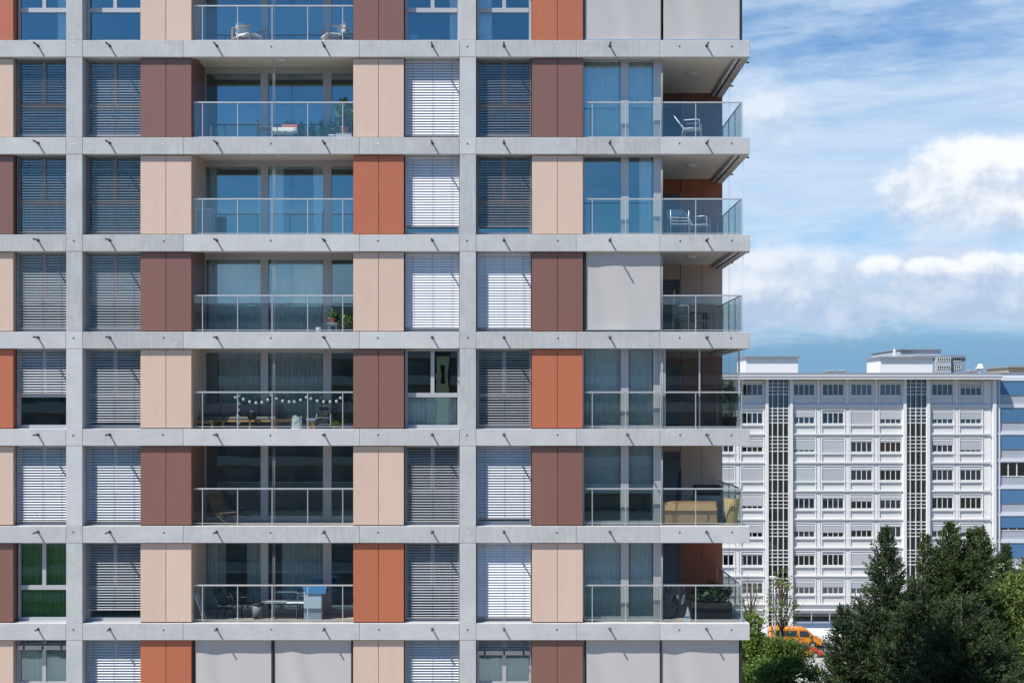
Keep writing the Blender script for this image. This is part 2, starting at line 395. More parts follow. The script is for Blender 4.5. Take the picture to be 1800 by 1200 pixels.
# --- venetian blinds: mesh per tilt and drop
def slat_mesh(width, n, tilt, pitch=.0775, seed=1):
    key = ('slats', round(width, 3), n, tilt, pitch, seed)
    if key in CACHE: return CACHE[key]
    rr = random.Random(seed * 31 + n); mb = MB(); t0 = math.radians(tilt)
    nx = 4
    for i in range(n):
        z = -pitch * (i + .5) + rr.uniform(-.002, .002); t = t0 + math.radians(rr.uniform(-2.4, 2.4)); sag = rr.uniform(-.002, .002)
        tw = math.radians(rr.uniform(-1.0, 1.0))
        vs = []
        for j in range(nx + 1):
            xx = -width / 2 + width * j / nx; tj = t + tw * (j / nx - .5)
            for s_ in (-.041, -.02, 0, .02, .041):
                c = .0032 * (1 - (s_ / .041) ** 2)
                y = -s_ * math.cos(tj) - c * math.sin(tj) * 1; zz = -s_ * math.sin(tj) + c * math.cos(tj)
                vs.append((xx, y, z + zz + sag * math.sin(math.pi * j / nx)))
        fs = [(j * 5 + q, (j + 1) * 5 + q, (j + 1) * 5 + q + 1, j * 5 + q + 1) for j in range(nx) for q in range(4)]
        mb.add(vs, fs, True)
    me = mb.mesh('slats'); CACHE[key] = me; return me
def blind(px0, px1, r, drop_py=None, tilt=35, seed=1, dark=False, stack=False, clips=False):
    """venetian blind of storey r, hanging down to drop_py (pixel on the facade plane) or to the sill"""
    w_ = fx(px1) - fx(px0) - .03; xc = (fx(px0) + fx(px1)) / 2
    ztop = zb(r - 1) - .03; zbot = zt(r) + .03 if drop_py is None else EYE + (716 - drop_py) / PX
    n = int((ztop - zbot - .05) / .0775)
    mb = MB(); mb.box(-w_/2, -.045, 0, w_/2, .045, .10)
    hb = n * .0775 + .02
    bar = .13 if stack else .028
    if stack: mb.cbox(-w_/2, -.048, -hb - bar, w_/2, .045, -hb, .006)
    else: mb.cbox(-w_/2, -.03, -hb - bar, w_/2, .03, -hb, .006)
    for s_ in (-1, 1): mb.box(s_ * (w_/2 + .010) - .008, -.02, -(ztop - zt(r)) + .005, s_ * (w_/2 + .010) + .008, .02, .1)
    o = obj('venetian_blind', mb, SLATD if dark else ALU, B, (xc, .30, ztop))
    s_ = obj('slats', slat_mesh(w_, n, tilt, seed=seed), SLATD if dark else (SLATH if tilt < 30 else SLAT), o); tag(s_, kind='stuff')
    cm = MB()
    for f in (-.37, 0, .37): cm.box(f * w_ - .0035, -.047, -hb, f * w_ + .0035, -.044, 0)
    obj('cord', cm, CORD, o)
    if stack or clips:
        for f in (-.37, 0, .37): bx('clip', DARKM, o, f * w_ - .025, -.056, -hb - bar + .01, f * w_ + .025, -.049, -hb - .01)
    return o

# --- windows: frame with transom and mullion, three panes
def window(px0, px1, r, fm=FRAME):
    x0, x1 = fx(px0), fx(px1); z0, z1 = zt(r) + .0, zb(r - 1) - .0
    w2 = (x1 - x0) / 2; xc = (x0 + x1) / 2; h = z1 - z0
    zt_ = 1.00; mb = MB(); f = .075
    mb.box(-w2, 0, 0, -w2 + f, .09, h); mb.box(w2 - f, 0, 0, w2, .09, h)
    mb.box(-w2 + f, 0, 0, w2 - f, .09, .12); mb.box(-w2 + f, 0, h - .06, w2 - f, .09, h)
    mb.box(-w2 + f, -.012, zt_ - .065, w2 - f, .09, zt_ + .065); mb.box(-.055, -.004, zt_ + .065, .055, .09, h - .06)
    o = obj('window', mb, fm, B, (xc, .38, z0))
    bx('pane', GL_UP, o, -w2 + f, .035, .12, w2 - f, .047, zt_ - .065)
    bx('pane', GL_UP, o, -w2 + f, .035, zt_ + .065, -.055, .047, h - .06)
    bx('pane', GL_UP, o, .055, .035, zt_ + .065, w2 - f, .047, h - .06)
    bx('sill', ALU, o, -w2 + .01, -.17, -.0, w2 - .01, -.004, .018)
    return o
WINS = {'W1': (22.5, 115.5), 'W2': (145.5, 244.5), 'W3': (710, 807.5), 'W4': (837.5, 934.5)}
for c, (a, b_) in WINS.items():
    for r in range(0, 8): window(a, b_, r)
for r in range(-1, 8):                                       # unseen last bay at the far left: closed blinds
    if r >= 0: bx('wall_infill', SOFFIT, B, fx(XL), .3, zt(r), fx(-160), .5, zb(r - 1))
C_, H_, O_ = 66, 35, 24
BLINDS = [('W1', 1, None, 17), ('W2', 1, None, 22), ('W3', 1, None, 64), ('W4', 1, None, 22),
          ('W1', 2, None, 17), ('W2', 2, None, 20), ('W3', 2, 400, 66), ('W4', 2, 400, 22),
          ('W1', 3, None, 27), ('W2', 3, None, 24), ('W3', 3, None, 66), ('W4', 3, None, 66),
          ('W1', 4, 693, 30), ('W2', 4, 744, 29), ('W4', 4, None, 18),
          ('W1', 5, None, 37), ('W2', 5, None, 36), ('W3', 5, None, 17), ('W4', 5, 917, 44),
          ('W2', 6, 1078, 17), ('W3', 6, None, 19), ('W4', 6, None, 60),
          ('W1', 7, 1140, 10), ('W2', 7, None, 32), ('W3', 7, None, 32), ('W4', 7, 1150, 20)]
for i, (c, r, dp, tl) in enumerate(BLINDS):
    a, b_ = WINS[c]
    dk = (c, r) in (('W1', 1), ('W4', 1), ('W1', 2), ('W2', 2), ('W4', 2))  # open blinds that take the slat colour with shade painted in
    blind(a + 1, b_ - 1, r, dp, tl, seed=i, dark=dk, stack=(c, r) in (('W1', 7), ('W4', 7)), clips=(c, r) == ('W1', 4))

# --- loggias between the panels
def zpane(name, x0, x1, y, z0, z1, parent, m=GL_UP, t=.012): return bx(name, m, parent, x0, y, z0, x1, y + t, z1)
for r in range(0, 8):
    sm = PANEL[COLS[245][r + 1]]
    z0, z1 = zt(r), zb(r - 1) + .138
    # side walls
    bx('side_wall', sm, B, fx(325), .505, z0 - .02, fx(335.5), 1.62, z1)
    bx('side_wall', PANEL[COLS[620][r + 1]], B, fx(619.6), .505, z0 - .02, fx(630), 1.62, z1)
    bx('side_wall', sm, B, fx(334.3), .13, z0 - .02, fx(335.6), .5, z1)
    # glazed rear wall: one frame, three panes
    mb = MB(); ztop = zb(r - 1) - .055
    mb.box(fx(335.6), 0, 0, fx(337.5), .10, ztop - z0)
    mb.box(fx(438.3), -.02, 0, fx(451.8), .10, ztop - z0); mb.box(fx(552.8), -.02, 0, fx(568.3), .10, ztop - z0)
    mb.box(fx(335.6), -.02, ztop - z0 + .0005, fx(630), .12, z1 - z0); mb.box(fx(337.6), 0, 0, fx(438.2), .10, .13)
    mb.box(fx(451.9), 0, 0, fx(552.7), .10, .13); mb.box(fx(568.4), 0, 0, fx(630), .10, .13)
    o = obj('loggia_glazing', mb, FRAME, B, (0, 1.62, z0))
    for a, c in ((337.6, 438.2), (451.9, 552.7), (568.4, 630)):
        zpane('pane', fx(a), fx(c), .04, .13, ztop - z0, o)
    # ceiling lamp
    lm = MB(); lm.lathe([(0, -.07), (.13, -.065), (.16, -.03), (.16, 0)], 16); obj('ceiling_lamp', lm, LAMP, B, (fx(487), .75, zb(r - 1) + .139))

# --- corner glazing of the living room and the open corner balcony
for r in range(0, 8):
    z0, z1 = zt(r), zb(r - 1) + .138
    ztop = zb(r - 1) + .02
    mb = MB()
    mb.box(fx(1025), 0, 0, fx(1029), .12, z1 - z0); mb.box(fx(1094), -.03, 0, fx(1108), .12, z1 - z0)
    mb.box(fx(1152), -.07, 0, fx(1166), .12, z1 - z0)
    for a, c in ((1029.1, 1093.9), (1108.1, 1151.9)):
        mb.box(fx(a), 0, 0, fx(c), .10, .11); mb.box(fx(a), 0, ztop - z0, fx(c), .10, z1 - z0)
    o = obj('corner_glazing', mb, ALU, B, (0, .55, z0))
    zpane('pane', fx(1029.1), fx(1093.9), .05, .11, ztop - z0, o); zpane('pane', fx(1108.1), fx(1151.9), .05, .11, ztop - z0, o)
    # glazing of the room towards the balcony, seen only from the side
    mb = MB(); mb.box(-.05, 0, 0, .03, 4.0, .1); mb.box(-.05, 0, z1 - z0 - .2, .03, 4.0, z1 - z0); mb.box(-.05, 1.9, .1, .03, 2.0, z1 - z0 - .2)
    o = obj('side_glazing', mb, FRAME, B, (fx(1164), .68, z0))
    bx('pane', GL_UP, o, -.02, 0, .1, -.01, 1.9, z1 - z0 - .2); bx('pane', GL_UP, o, -.02, 2.0, .1, -.01, 4.0, z1 - z0 - .2)
    # rear wall of the corner balcony
    m = PANEL[' bnobnbon'[r + 1]]
    zh = z0 + 2.02
    bx('panel', m, B, fx(1164), 4.72, zh, fx(1234), 4.76, z1, .004); bx('panel', m, B, fx(1235), 4.70, z0, fx(1276.5), 4.75, z1, .004)
    bx('panel', m, B, fx(1277.2), 4.70, z0, fx(1317.5), 4.75, z1, .004)
    bx('rear_wall', ROOMW, B, fx(1235), 4.76, z0, fx(1314), 5.0, z1)
    if r not in (1,):
        w_ = fx(1234) - fx(1166); n = 25
        mb = MB(); mb.box(-w_/2, -.05, -2.0, -w_/2 + .02, .05, 0); mb.box(w_/2 - .02, -.05, -2.0, w_/2, .05, 0)
        o = obj('venetian_blind', mb, ALU, B, ((fx(1234) + fx(1166)) / 2, 4.74, zh)); tag(obj('slats', slat_mesh(w_ - .04, n, 55), SLATD, o), kind='stuff')
        bx('backing', BLACK, o, -w_/2, .08, -2.0, w_/2, .1, 0)
    else:
        bx('dark_door', BLACK, B, fx(1166), 4.74, z0, fx(1234), 4.8, zh)
    # side wall of the house beyond the balcony
    bx('side_panel', PANEL['bnobnbon'[r]], B, fx(1314.5), 4.77, z0 + .02, fx(1316.5), 14, zb(r - 1) - .02)
    lm = MB(); lm.lathe([(0, -.07), (.15, -.065), (.18, -.03), (.18, 0)], 16); obj('ceiling_lamp', lm, LAMP, B, (fx(1235), 2.3, zb(r - 1) + .139))
    # awning cassettes along the right edge of the soffit
    bx('awning_cassette', ALU, B, fx(1318) - .36, .3, zb(r - 1) + .02, fx(1318) - .28, 4.7, zb(r - 1) + .138)
    bx('awning_cassette', DARKM, B, fx(1318) - .27, .3, zb(r - 1) + .05, fx(1318) - .225, 4.7, zb(r - 1) + .138)

# --- balustrades: rails, thin posts, glass sheets
RAILM = mat('rail_metal', (.58, .59, .60), .32, metal=.55)
def balustrade(pts, r, glaz=GL_RAIL, posts=()):
    """pts: polyline (x, y) of the handrail; posts: distances along x in metres"""
    z0 = zt(r); mb = MB(); H = 1.08
    for (x0, y0), (x1, y1) in zip(pts, pts[1:]):
        if y0 == y1: mb.cbox(x0, y0 - .022, H - .022, x1, y0 + .022, H + .022, .006); mb.box(x0, y0 - .01, .055, x1, y0 + .01, .078)
        else: mb.cbox(x0 - .022, y0 + .023, H - .0215, x0 + .022, y1, H + .0215, .006); mb.box(x0 - .01, y0 + .011, .0555, x0 + .01, y1, .0775)
    o = obj('balustrade', mb, RAILM, B, (0, 0, z0))
    pm = boxmesh('post', .028, .028, 1.06, .004, RAILM); ps = boxmesh('post_foot', .05, .09, .012, 0, RAILM)
    (xa, ya), (xb, yb) = pts[0], pts[1]
    xs = [xa] + list(posts) + [xb]
    for x in xs[1:-1] if len(pts) == 2 else xs[1:]:
        obj('post', pm, None, o, (x, ya + .0, .53))
    for p, q in zip(xs, xs[1:]): bx('glass_sheet', glaz, o, p + .02, ya - .004, .08, q - .02, ya + .006, H - .045)
    if len(pts) == 3:
        yc = pts[2][1]; n = 4
        for i in range(n):
            y0 = yb + .03 + (yc - yb) * i / n; y1 = yb + (yc - yb) * (i + 1) / n - .02
            bx('glass_sheet', glaz, o, xb - .005, y0, .08, xb + .005, y1, H - .045)
            obj('post', pm, None, o, (xb, y1, .53))
    return o
for r in range(0, 7):
    balustrade([(fx(336.5), .24), (fx(618.8), .24)], r, posts=[fx(x) for x in (352.5, 414.5, 475.5, 538.5, 600.5)])
    if r == 0: continue
    if r == 3: balustrade([(fx(1164.5), .24), (fx(1306), .24), (fx(1306), 4.6)], r, posts=[fx(x) for x in (1225,)])
    else: balustrade([(fx(1029), .24), (fx(1306), .24), (fx(1306), 4.6)], r, posts=[fx(x) for x in (1042, 1101, 1163.5, 1225)])
WIRE = mat('wire_grey', (.45, .46, .47), .6)
# guide wires for the fabric awnings, ceiling to floor
for r in range(0, 7):
    for x in (477.6, 480.6):
        g_ = MB(); g_.tube([(fx(x), .2, zt(r)), (fx(x), .2, zb(r - 1) + .138)], .0042, 6); obj('guide_wire', g_, WIRE, B)
for r in range(1, 7):
    for x, y in ((1164, .2), (1166, .2), (1308, .2), (1308, 2.5)):
        g_ = MB(); g_.tube([(fx(x), y, zt(r)), (fx(x), y, zb(r - 1) + .138)], .007 if x < 1200 else .004, 6); obj('guide_wire', g_, WIRE, B)
# --- fabric screens let down
def screen(px0, px1, r, drop_py=None, seed=0):
    rr = random.Random(seed); x0, x1 = fx(px0), fx(px1); z1 = zb(r - 1) + .13; z0 = zt(r) + .09
    nx, nz = 26, 20; vs = []; ph = [rr.uniform(0, 6.28) for _ in range(6)]
    for j in range(nz + 1):
        for i in range(nx + 1):
            s_, t_ = i / nx, j / nz
            amp = .022 * math.sin(math.pi * s_) ** .5 * math.sin(math.pi * min(1, t_ * 1.02 + .0)) ** .5 if 0 < s_ < 1 and 0 < t_ < 1 else 0
            dd = amp * (math.sin(9 * s_ + 3.5 * t_ + ph[0]) * math.exp(-((s_ - .45 + .25 * t_) * 4) ** 2) * 1.6 + .5 * math.sin(17 * s_ + 5 * t_ + ph[1]) * math.exp(-((s_ - .35 + .2 * t_) * 4) ** 2) + .25 * math.sin(5 * s_ + ph[2]))
            vs.append(((x0 + (x1 - x0) * s_), .195 + dd, z0 + (z1 - z0) * t_))
    fs = [(j * (nx + 1) + i, j * (nx + 1) + i + 1, (j + 1) * (nx + 1) + i + 1, (j + 1) * (nx + 1) + i) for j in range(nz) for i in range(nx)]
    mb = MB(); mb.add(vs, fs, True); o = obj('fabric_screen', mb, FABRIC, B)
    bx('bottom_bar', STEEL, o, x0 - .01, .175, z0 - .035, x1 + .01, .215, z0)
for r, a, c in ((0, 1029, 1162.5), (0, 1167.5, 1302), (3, 1031, 1162), (7, 340, 474.5), (7, 480.5, 615.5), (7, 1031, 1161), (7, 1164.5, 1301)):
    screen(a, c, r, seed=a)
for r in (0, 7):
    for x in ((1302.5, 1306.5), (1162.8, 1164.3)) + (((475.5, 479), (616, 619.5), (336, 339)) if r == 7 else ()):
        bx('screen_guide', DARKM, B, fx(x[0]), .16, zt(r), fx(x[1]), .26, zb(r - 1) + .137)
    bx('fabric_screen', DARKM, B, fx(1304), .265, zt(r) + .05, fx(1304.8), 4.5, zb(r - 1) + .137)  # side fabric coloured dark: its shade is put into the colour
bx('screen_guide', DARKM, B, fx(1026), .14, zt(3), fx(1029.5), .24, zb(2) + .137)
# --- glass wind screens closing the corner balcony of the fifth storey
fm = MB(); z0, z1 = zt(4), zb(3) + .138
for x in (1163.5, 1167.5, 1171, 1232.5, 1303): fm.box(fx(x) - .022, .32, 0, fx(x) + .022, .36, z1 - z0)
fm.box(fx(1166) + .03, .30, z1 - z0 - .07, fx(1305), .38, z1 - z0); fm.box(fx(1166) + .03, .30, 0, fx(1305), .38, .04)
o = obj('glass_wind_screen', fm, ALU, B, (0, 0, z0))
GLW = glass_mat('thin_glass', .07, (.9, .93, .93), (1, 1, 1), .004)
bx('pane', GLW, o, fx(1171.5) + .02, .335, .04, fx(1232.5) - .022, .345, z1 - z0 - .07); bx('pane', GLW, o, fx(1232.5) + .022, .335, .04, fx(1303) - .022, .345, z1 - z0 - .07)
# --- the storeys below and above the picture, in plain form down to the street
zlow = zb(K1)
for k in range(8, 13):
    z = zt(k)
    if z - BH < .3: break
    bx('concrete_beam', CONC, B, fx(XL), 0, z - BH, fx(1318), .22, z, .008)
    bx('lower_storey_wall', PANEL['bno'[k % 3]], B, fx(XL), .3, z, fx(1318) - .1, .5, zt(k - 1) - BH)
    bx('floor_slab', SOFFIT, B, fx(XL), .222, z - BH + .14, fx(1318) - .222, 14, z - .03)
bx('core_wall', ROOMW, B, fx(XL), .6, 0, fx(1310), 13.9, 5.0)
bx('rear_facade', CONC, B, fx(XL), 14.001, 0, fx(1318), 14.2, 40)
# ------------------------------------------------------------------ curtains behind the panes
def curtain(px0, px1, r, y, label, m=CURT, z0f=0.02, z1f=None, amp=.035, folds=None, seed=0, name='curtain', cat='curtain', group='curtains behind the windows'):
    rr = random.Random(seed + int(px0) + r * 7); x0, x1 = fx(px0), fx(px1); w_ = x1 - x0
    nf = folds or max(3, w_ / .13); n = int(nf * 6)
    z0 = zt(r) + z0f; z1 = (zb(r - 1) + .1) if z1f is None else zt(r) + z1f
    vs = []; ph = rr.uniform(0, 6)
    jit = [rr.uniform(-.5, .5) for _ in range(n + 1)]
    for j in range(6):
        t = j / 5
        for i in range(n + 1):
            s_ = i / n
            a = 2 * math.pi * nf * s_ + ph + .9 * math.sin(s_ * 7 + ph) + .25 * jit[i]
            vs.append((x0 + w_ * s_ + .01 * math.sin(a * .5 + t), amp * math.sin(a) * (.8 + .35 * t) + .02 * math.sin(3 * s_ + t), (z1 - z0) * (1 - t)))
    fs = [(j * (n + 1) + i, j * (n + 1) + i + 1, (j + 1) * (n + 1) + i + 1, (j + 1) * (n + 1) + i) for j in range(5) for i in range(n)]
    mb = MB(); mb.add(vs, fs, True)
    return tag(obj(name, mb, m, None, (0, y, z0)), label, cat, group)
YW, YL, YC = .56, 1.80, .72
curtain(88, 112, 0, YW, 'pale blue-lit curtain at the right side of the leftmost window of the topmost storey')
curtain(838, 864, 0, YW, 'white curtain at the left of the topmost window right of the second concrete column')
curtain(24, 116, 6, YW, 'bright green curtain across the leftmost window of the seventh storey', CURTGREEN)
curtain(24, 116, 7, YW, 'grey pleated curtain behind the leftmost window of the lowest storey in view', CURTG, folds=11)
curtain(838, 934, 7, YW, 'grey pleated curtain in the lowest storey window right of the second column', CURTG, folds=11)
curtain(430, 447, 2, YL, 'narrow sheer curtain beside the left post in the third loggia from the top')
curtain(341, 356, 2, YL, 'narrow grey curtain at the far left in the third loggia from the top', CURTG)
curtain(452, 478, 2, YL, 'sheer curtain right of the left post in the third loggia from the top')
curtain(533, 553, 2, YL, 'sheer curtain left of the right post in the third loggia from the top')
curtain(338, 438, 3, YL, 'sheer curtain across the left pane of the fourth loggia from the top')
curtain(452, 553, 3, YL, 'sheer curtain across the middle pane of the fourth loggia from the top')
curtain(358, 438, 4, YL, 'grey-green curtain in the left pane behind the sofa with string lights', CURTG)
curtain(452, 553, 4, YL, 'grey-green curtain in the middle pane behind the string lights', CURTG)
curtain(338, 372, 6, YL, 'grey curtain at the far left of the seventh loggia above the folded chair', CURTG)
curtain(410, 438, 6, YL, 'grey curtain left of the left post in the seventh loggia', CURTG)
curtain(475, 553, 6, YL, 'grey-green curtain behind the folding table in the seventh loggia', CURTG)
for r, txt in ((1, 'second'), (4, 'fifth'), (6, 'seventh')):
    curtain(1030, 1093, r, YC, 'sheer curtain in the wide left pane of the corner room on the %s storey' % txt, CURT)
    curtain(1109, 1151, r, YC, 'sheer curtain in the narrow right pane of the corner room on the %s storey' % txt)
curtain(1128, 1151, 2, YC, 'sheer curtain bunched at the right of the corner room on the third storey')
curtain(1030, 1093, 5, YC, 'grey roller shade half down in the wide corner pane of the sixth storey', CURTG, z0f=.92, amp=.004, folds=3, name='roller_shade', cat='roller shade', group='roller shades')
curtain(1109, 1151, 5, YC, 'grey roller shade half down in the narrow corner pane of the sixth storey', CURTG, z0f=.92, amp=.004, folds=3, name='roller_shade', cat='roller shade', group='roller shades')

# ------------------------------------------------------------------ furniture helpers (built at the origin, front towards -y)
def tubepart(name, paths, r, m, parent, n=6):
    mb = MB()
    for p in paths: mb.tube(p, r, n)
    return obj(name, mb, m, parent)
def arm_chair(label, loc, rz, m, seatm, group=None, w_=.56, name='balcony_chair', slats=6, backh=.82, recline=.22):
    """metal-tube chair with arms: side frames, seat, slatted back"""
    t = thing(name, label, 'chair', loc, rz, group); h = w_ / 2; d = .25
    for s_ in (-1, 1):
        tubepart('leg', [[(s_*h, -d, 0), (s_*h, -d + .03, .64), (s_*h, -d + .12, .66), (s_*h, d - .02, .65)]], .014, m, t)
        tubepart('leg', [[(s_*(h-.02), d + .10, 0), (s_*(h-.02), d, .42), (s_*(h-.03), d + recline, backh)]], .014, m, t)
    mb = MB(); mb.cbox(-h + .02, -d, .40, h - .02, d, .425, .006); obj('seat', mb, seatm, t)
    mb = MB()
    for i in range(slats):
        f = .15 + .85 * i / (slats - 1); z = .42 + (backh - .42) * f; y = d + recline * f
        mb.box(-h + .03, y - .008, z - .02, h - .03, y + .008, z + .02)
    tag(obj('back_slats', mb, seatm, t), kind='stuff')
    tubepart('back_rail', [[(-h + .03, d + recline, backh), (h - .03, d + recline, backh)]], .014, m, t)
    return t
def lounge_chair(label, loc, rz, group):
    t = thing('wooden_armchair', label, 'armchair', loc, rz, group); h = .33
    for s_ in (-1, 1):
        obj('leg', MB().prism([(0, 0), (.035, 0), (.075, .55), (.04, .55)], -.02, .02), WOOD, t, (s_*h, -.36, 0), (0, 0, math.radians(90)))
        obj('leg', MB().box(-.02, -.02, 0, .02, .02, .60), WOOD, t, (s_*h, .34, 0))
        bx('armrest', WOOD, t, s_*h - .03, -.38, .57, s_*h + .03, .36, .60, .006)
        bx('side_rail', WOOD, t, s_*h - .018, -.33, .26, s_*h + .018, .33, .31)
    bx('seat_frame', WOOD, t, -h + .02, -.33, .24, h - .02, .33, .285)
    bx('seat_cushion', WHITE, t, -h + .04, -.35, .29, h - .04, .28, .41, .04)
    o = bx('back_cushion', WHITE, t, -h + .05, .17, .38, h - .05, .31, .80, .045)
    return t
def table(name, label, loc, rz, w_, d_, h_, tm, lm, group=None, cat='table', tt=.03, lw=.035):
    t = thing(name, label, cat, loc, rz, group)
    bx('tabletop', tm, t, -w_/2, -d_/2, h_ - tt, w_/2, d_/2, h_, .005)
    for a in (-1, 1):
        for b_ in (-1, 1): bx('leg', lm, t, a*(w_/2 - .05) - lw/2, b_*(d_/2 - .05) - lw/2, 0, a*(w_/2 - .05) + lw/2, b_*(d_/2 - .05) + lw/2, h_ - tt - .001)
    bx('apron', lm, t, -w_/2 + .07, -d_/2 + .035, h_ - tt - .06, w_/2 - .07, -d_/2 + .055, h_ - tt - .001)
    return t
def leaves(n, box, size, seed, shape='ell'):
    """n leaf quads spread through an ellipsoid or cone; returns MB"""
    R = np.random.RandomState(seed); mb = MB(); x0, y0, z0, x1, y1, z1 = box
    k = 0
    while k < n:
        p = R.rand(3) * 2 - 1
        if shape == 'ell' and (p ** 2).sum() > 1: continue
        if shape == 'cone' and (p[0]**2 + p[1]**2) ** .5 > max(.08, (1 - (p[2] + 1) / 2)) ** .8: continue
        c = np.array([(x0+x1)/2 + p[0]*(x1-x0)/2, (y0+y1)/2 + p[1]*(y1-y0)/2, (z0+z1)/2 + p[2]*(z1-z0)/2])
        a = R.randn(3); a[2] += .5; a /= np.linalg.norm(a); b_ = np.cross(a, R.randn(3)); b_ /= np.linalg.norm(b_)
        L = size * (.6 + .8 * R.rand()); w_ = L * .28
        mb.add([c, c + a*L*.5 + b_*w_, c + a*L, c + a*L*.5 - b_*w_], [(0, 1, 2, 3)]); k += 1
    return mb
LEAF = mat('pot_leaf', (.10, .20, .05), .6, island=.5, trans=.3)
LEAFD = mat('dwarf_conifer_leaf', (.06, .14, .045), .7, island=.5, trans=.15)
LEAFY = mat('lime_leaf', (.28, .40, .06), .6, island=.4, trans=.3)
BARKM = mat('bark', (.12, .09, .065), .9, var=.3, nscale=8, bump=.5, bscale=30)
def potted(name, label, loc, potr, poth, pm, crown, n, size, lm, shape='ell', seed=1, stems=3, cat='plant', group=None):
    t = thing(name, label, cat, loc, 0, group)
    mb = MB(); mb.lathe([(0, 0), (potr * .75, 0), (potr, poth), (potr * 1.08, poth), (potr * 1.08, poth - .03), (potr * .9, poth - .03), (0, poth - .03)], 14); obj('pot', mb, pm, t)
    w_, h_ = crown; mb = leaves(n, (-w_/2, -w_/2, poth, w_/2, w_/2, poth + h_), size, seed, shape); tag(obj('foliage', mb, lm, t), kind='stuff')
    rr = random.Random(seed); ps = []
    for i in range(stems):
        a = rr.uniform(0, 6.28); ps.append([(0, 0, poth - .03), (.15*w_*math.cos(a), .15*w_*math.sin(a), poth + h_*.4), (.3*w_*math.cos(a), .3*w_*math.sin(a), poth + h_*.8)])
    tubepart('stem', ps, .008, BARKM, t, 5)
    return t
def at(px, r, y):
    """floor point seen at pixel column px, y metres behind the facade"""
    return ((px - 905) / PX * (1 + y / D0), y, zt(r) - .003)

# topmost loggia
lounge_chair('wooden armchair with white cushions at left behind the topmost balustrade', at(437, 0, .9), math.radians(62), 'wooden armchairs on the topmost loggia')
lounge_chair('wooden armchair with white cushions at right behind the topmost balustrade', at(588, 0, .9), math.radians(-62), 'wooden armchairs on the topmost loggia')
table('coffee_table', 'low wooden coffee table between the two armchairs', at(517, 0, .8), 0, .76, .45, .19, WOOD, WOOD)
potted('potted_plant', 'dark leafy pot plant at the right end of the topmost loggia', at(609, 0, .7), .13, .14, BLACK, (.32, .32), 160, .09, LEAF, seed=3)
# second storey loggia
for i, (x, hh) in enumerate(((530, .62), (549, .56), (566, .66))):
    potted('dwarf_conifer', ['bushy dwarf conifer directly right of the sunflower tablecloth', 'smallest of the three dwarf conifers, standing in the middle', 'slender dwarf conifer nearest the white planter'][i], at(x, 1, .9), .11, .12, BLACK, (.30, hh), 900, .06, LEAFD, 'cone', i + 5, 1, group='dwarf conifers on the second loggia')
potted('potted_plant', 'tall arching pot plant in a terracotta pot on the white planter', (*at(606, 1, .7)[:2], zt(1) + .25), .13, .20, TERRA, (.62, .85), 420, .12, LEAF, seed=11, stems=6)
potted('potted_plant', 'bushy green pot plant left of the terracotta pot', at(585, 1, 1.0), .14, .28, WHITE, (.42, .42), 300, .08, LEAF, seed=12)
t = thing('white_planter', 'white square planter under the terracotta pot', 'planter', at(606, 1, .7)); bx('box', WHITE, t, -.24, -.16, 0, .22, .16, .24, .01); bx('rim', WHITE, t, -.25, -.17, .2405, .23, .17, .25)
t = table('garden_table', 'small garden table under the sunflower tablecloth', at(502, 1, .9), 0, .70, .5, .42, WOOD, DARKM)
SUNM = mat('sunflower_cloth', (.62, .62, .56), .9); _t = SUNM.node_tree; _n = NT(_t)
vor = _n.n('ShaderNodeTexVoronoi', ins={'Vector': _n.n('ShaderNodeTexCoord').outputs['Object'], 'Scale': 7.5})
cc = _n.mix(_n.ss(vor.outputs['Distance'], .20, .26), (.62, .36, .03), (.62, .64, .60)); cc = _n.mix(_n.ss(vor.outputs['Distance'], .08, .11), (.10, .05, .02), cc)
_t.links.new(cc, _t.nodes['Principled BSDF'].inputs['Base Color'])
mb = MB(); vs = []; N = 48
for ring, (s_, z) in enumerate(((0, .432), (1.0, .432), (1.04, .40), (1.08, .22))):
    for i in range(N):
        a = 2 * math.pi * i / N; q = max(abs(math.cos(a)), abs(math.sin(a))); wv = 1 + (.045 * math.sin(i * 1.7) if ring == 3 else 0)
        vs.append((math.cos(a) / q * .37 * s_ * wv, math.sin(a) / q * .27 * s_ * wv, z + (.015 * math.sin(i * 1.1) if ring == 3 else 0)))
mb.add(vs, [(j*N+i, j*N+(i+1) % N, (j+1)*N+(i+1) % N, (j+1)*N+i) for j in range(3) for i in range(N)], True)
tag(obj('tablecloth', mb, SUNM, None, (at(502, 1, .9)[0], .9, zt(1))), 'white tablecloth printed with yellow sunflowers', 'tablecloth')
t = thing('flower_box', 'red-brown flower box standing on the sunflower tablecloth', 'flower box', (at(510, 1, .9)[0], .9, zt(1) + .434))
bx('trough', TERRA, t, -.24, -.09, 0, .24, .09, .15, .01); tag(obj('foliage', leaves(120, (-.22, -.08, .12, .22, .08, .24), .05, 3), LEAF, t), kind='stuff')
arm_chair('brown wooden chair with a patterned cushion left of the flowered table', at(466, 1, .7), .1, mat('brown_wood', (.16, .09, .06), .6), mat('patterned_cushion', (.24, .17, .12), .9, var=.5, nscale=22), w_=.42, backh=.5, recline=.08)
t = thing('folded_table', 'white folded table leaning at the left of the second loggia', 'folding table', at(377, 1, .8), .3)
obj('tabletop', MB().prism([(-.12, 0), (-.09, 0), (-.09, .52), (-.12, .52)], 0, .5), WHITE, t); tubepart('leg', [[(-.05, .1, 0), (.12, .1, .32)], [(.25, .12, 0), (-.05, .12, .3)]], .015, DARKM, t)
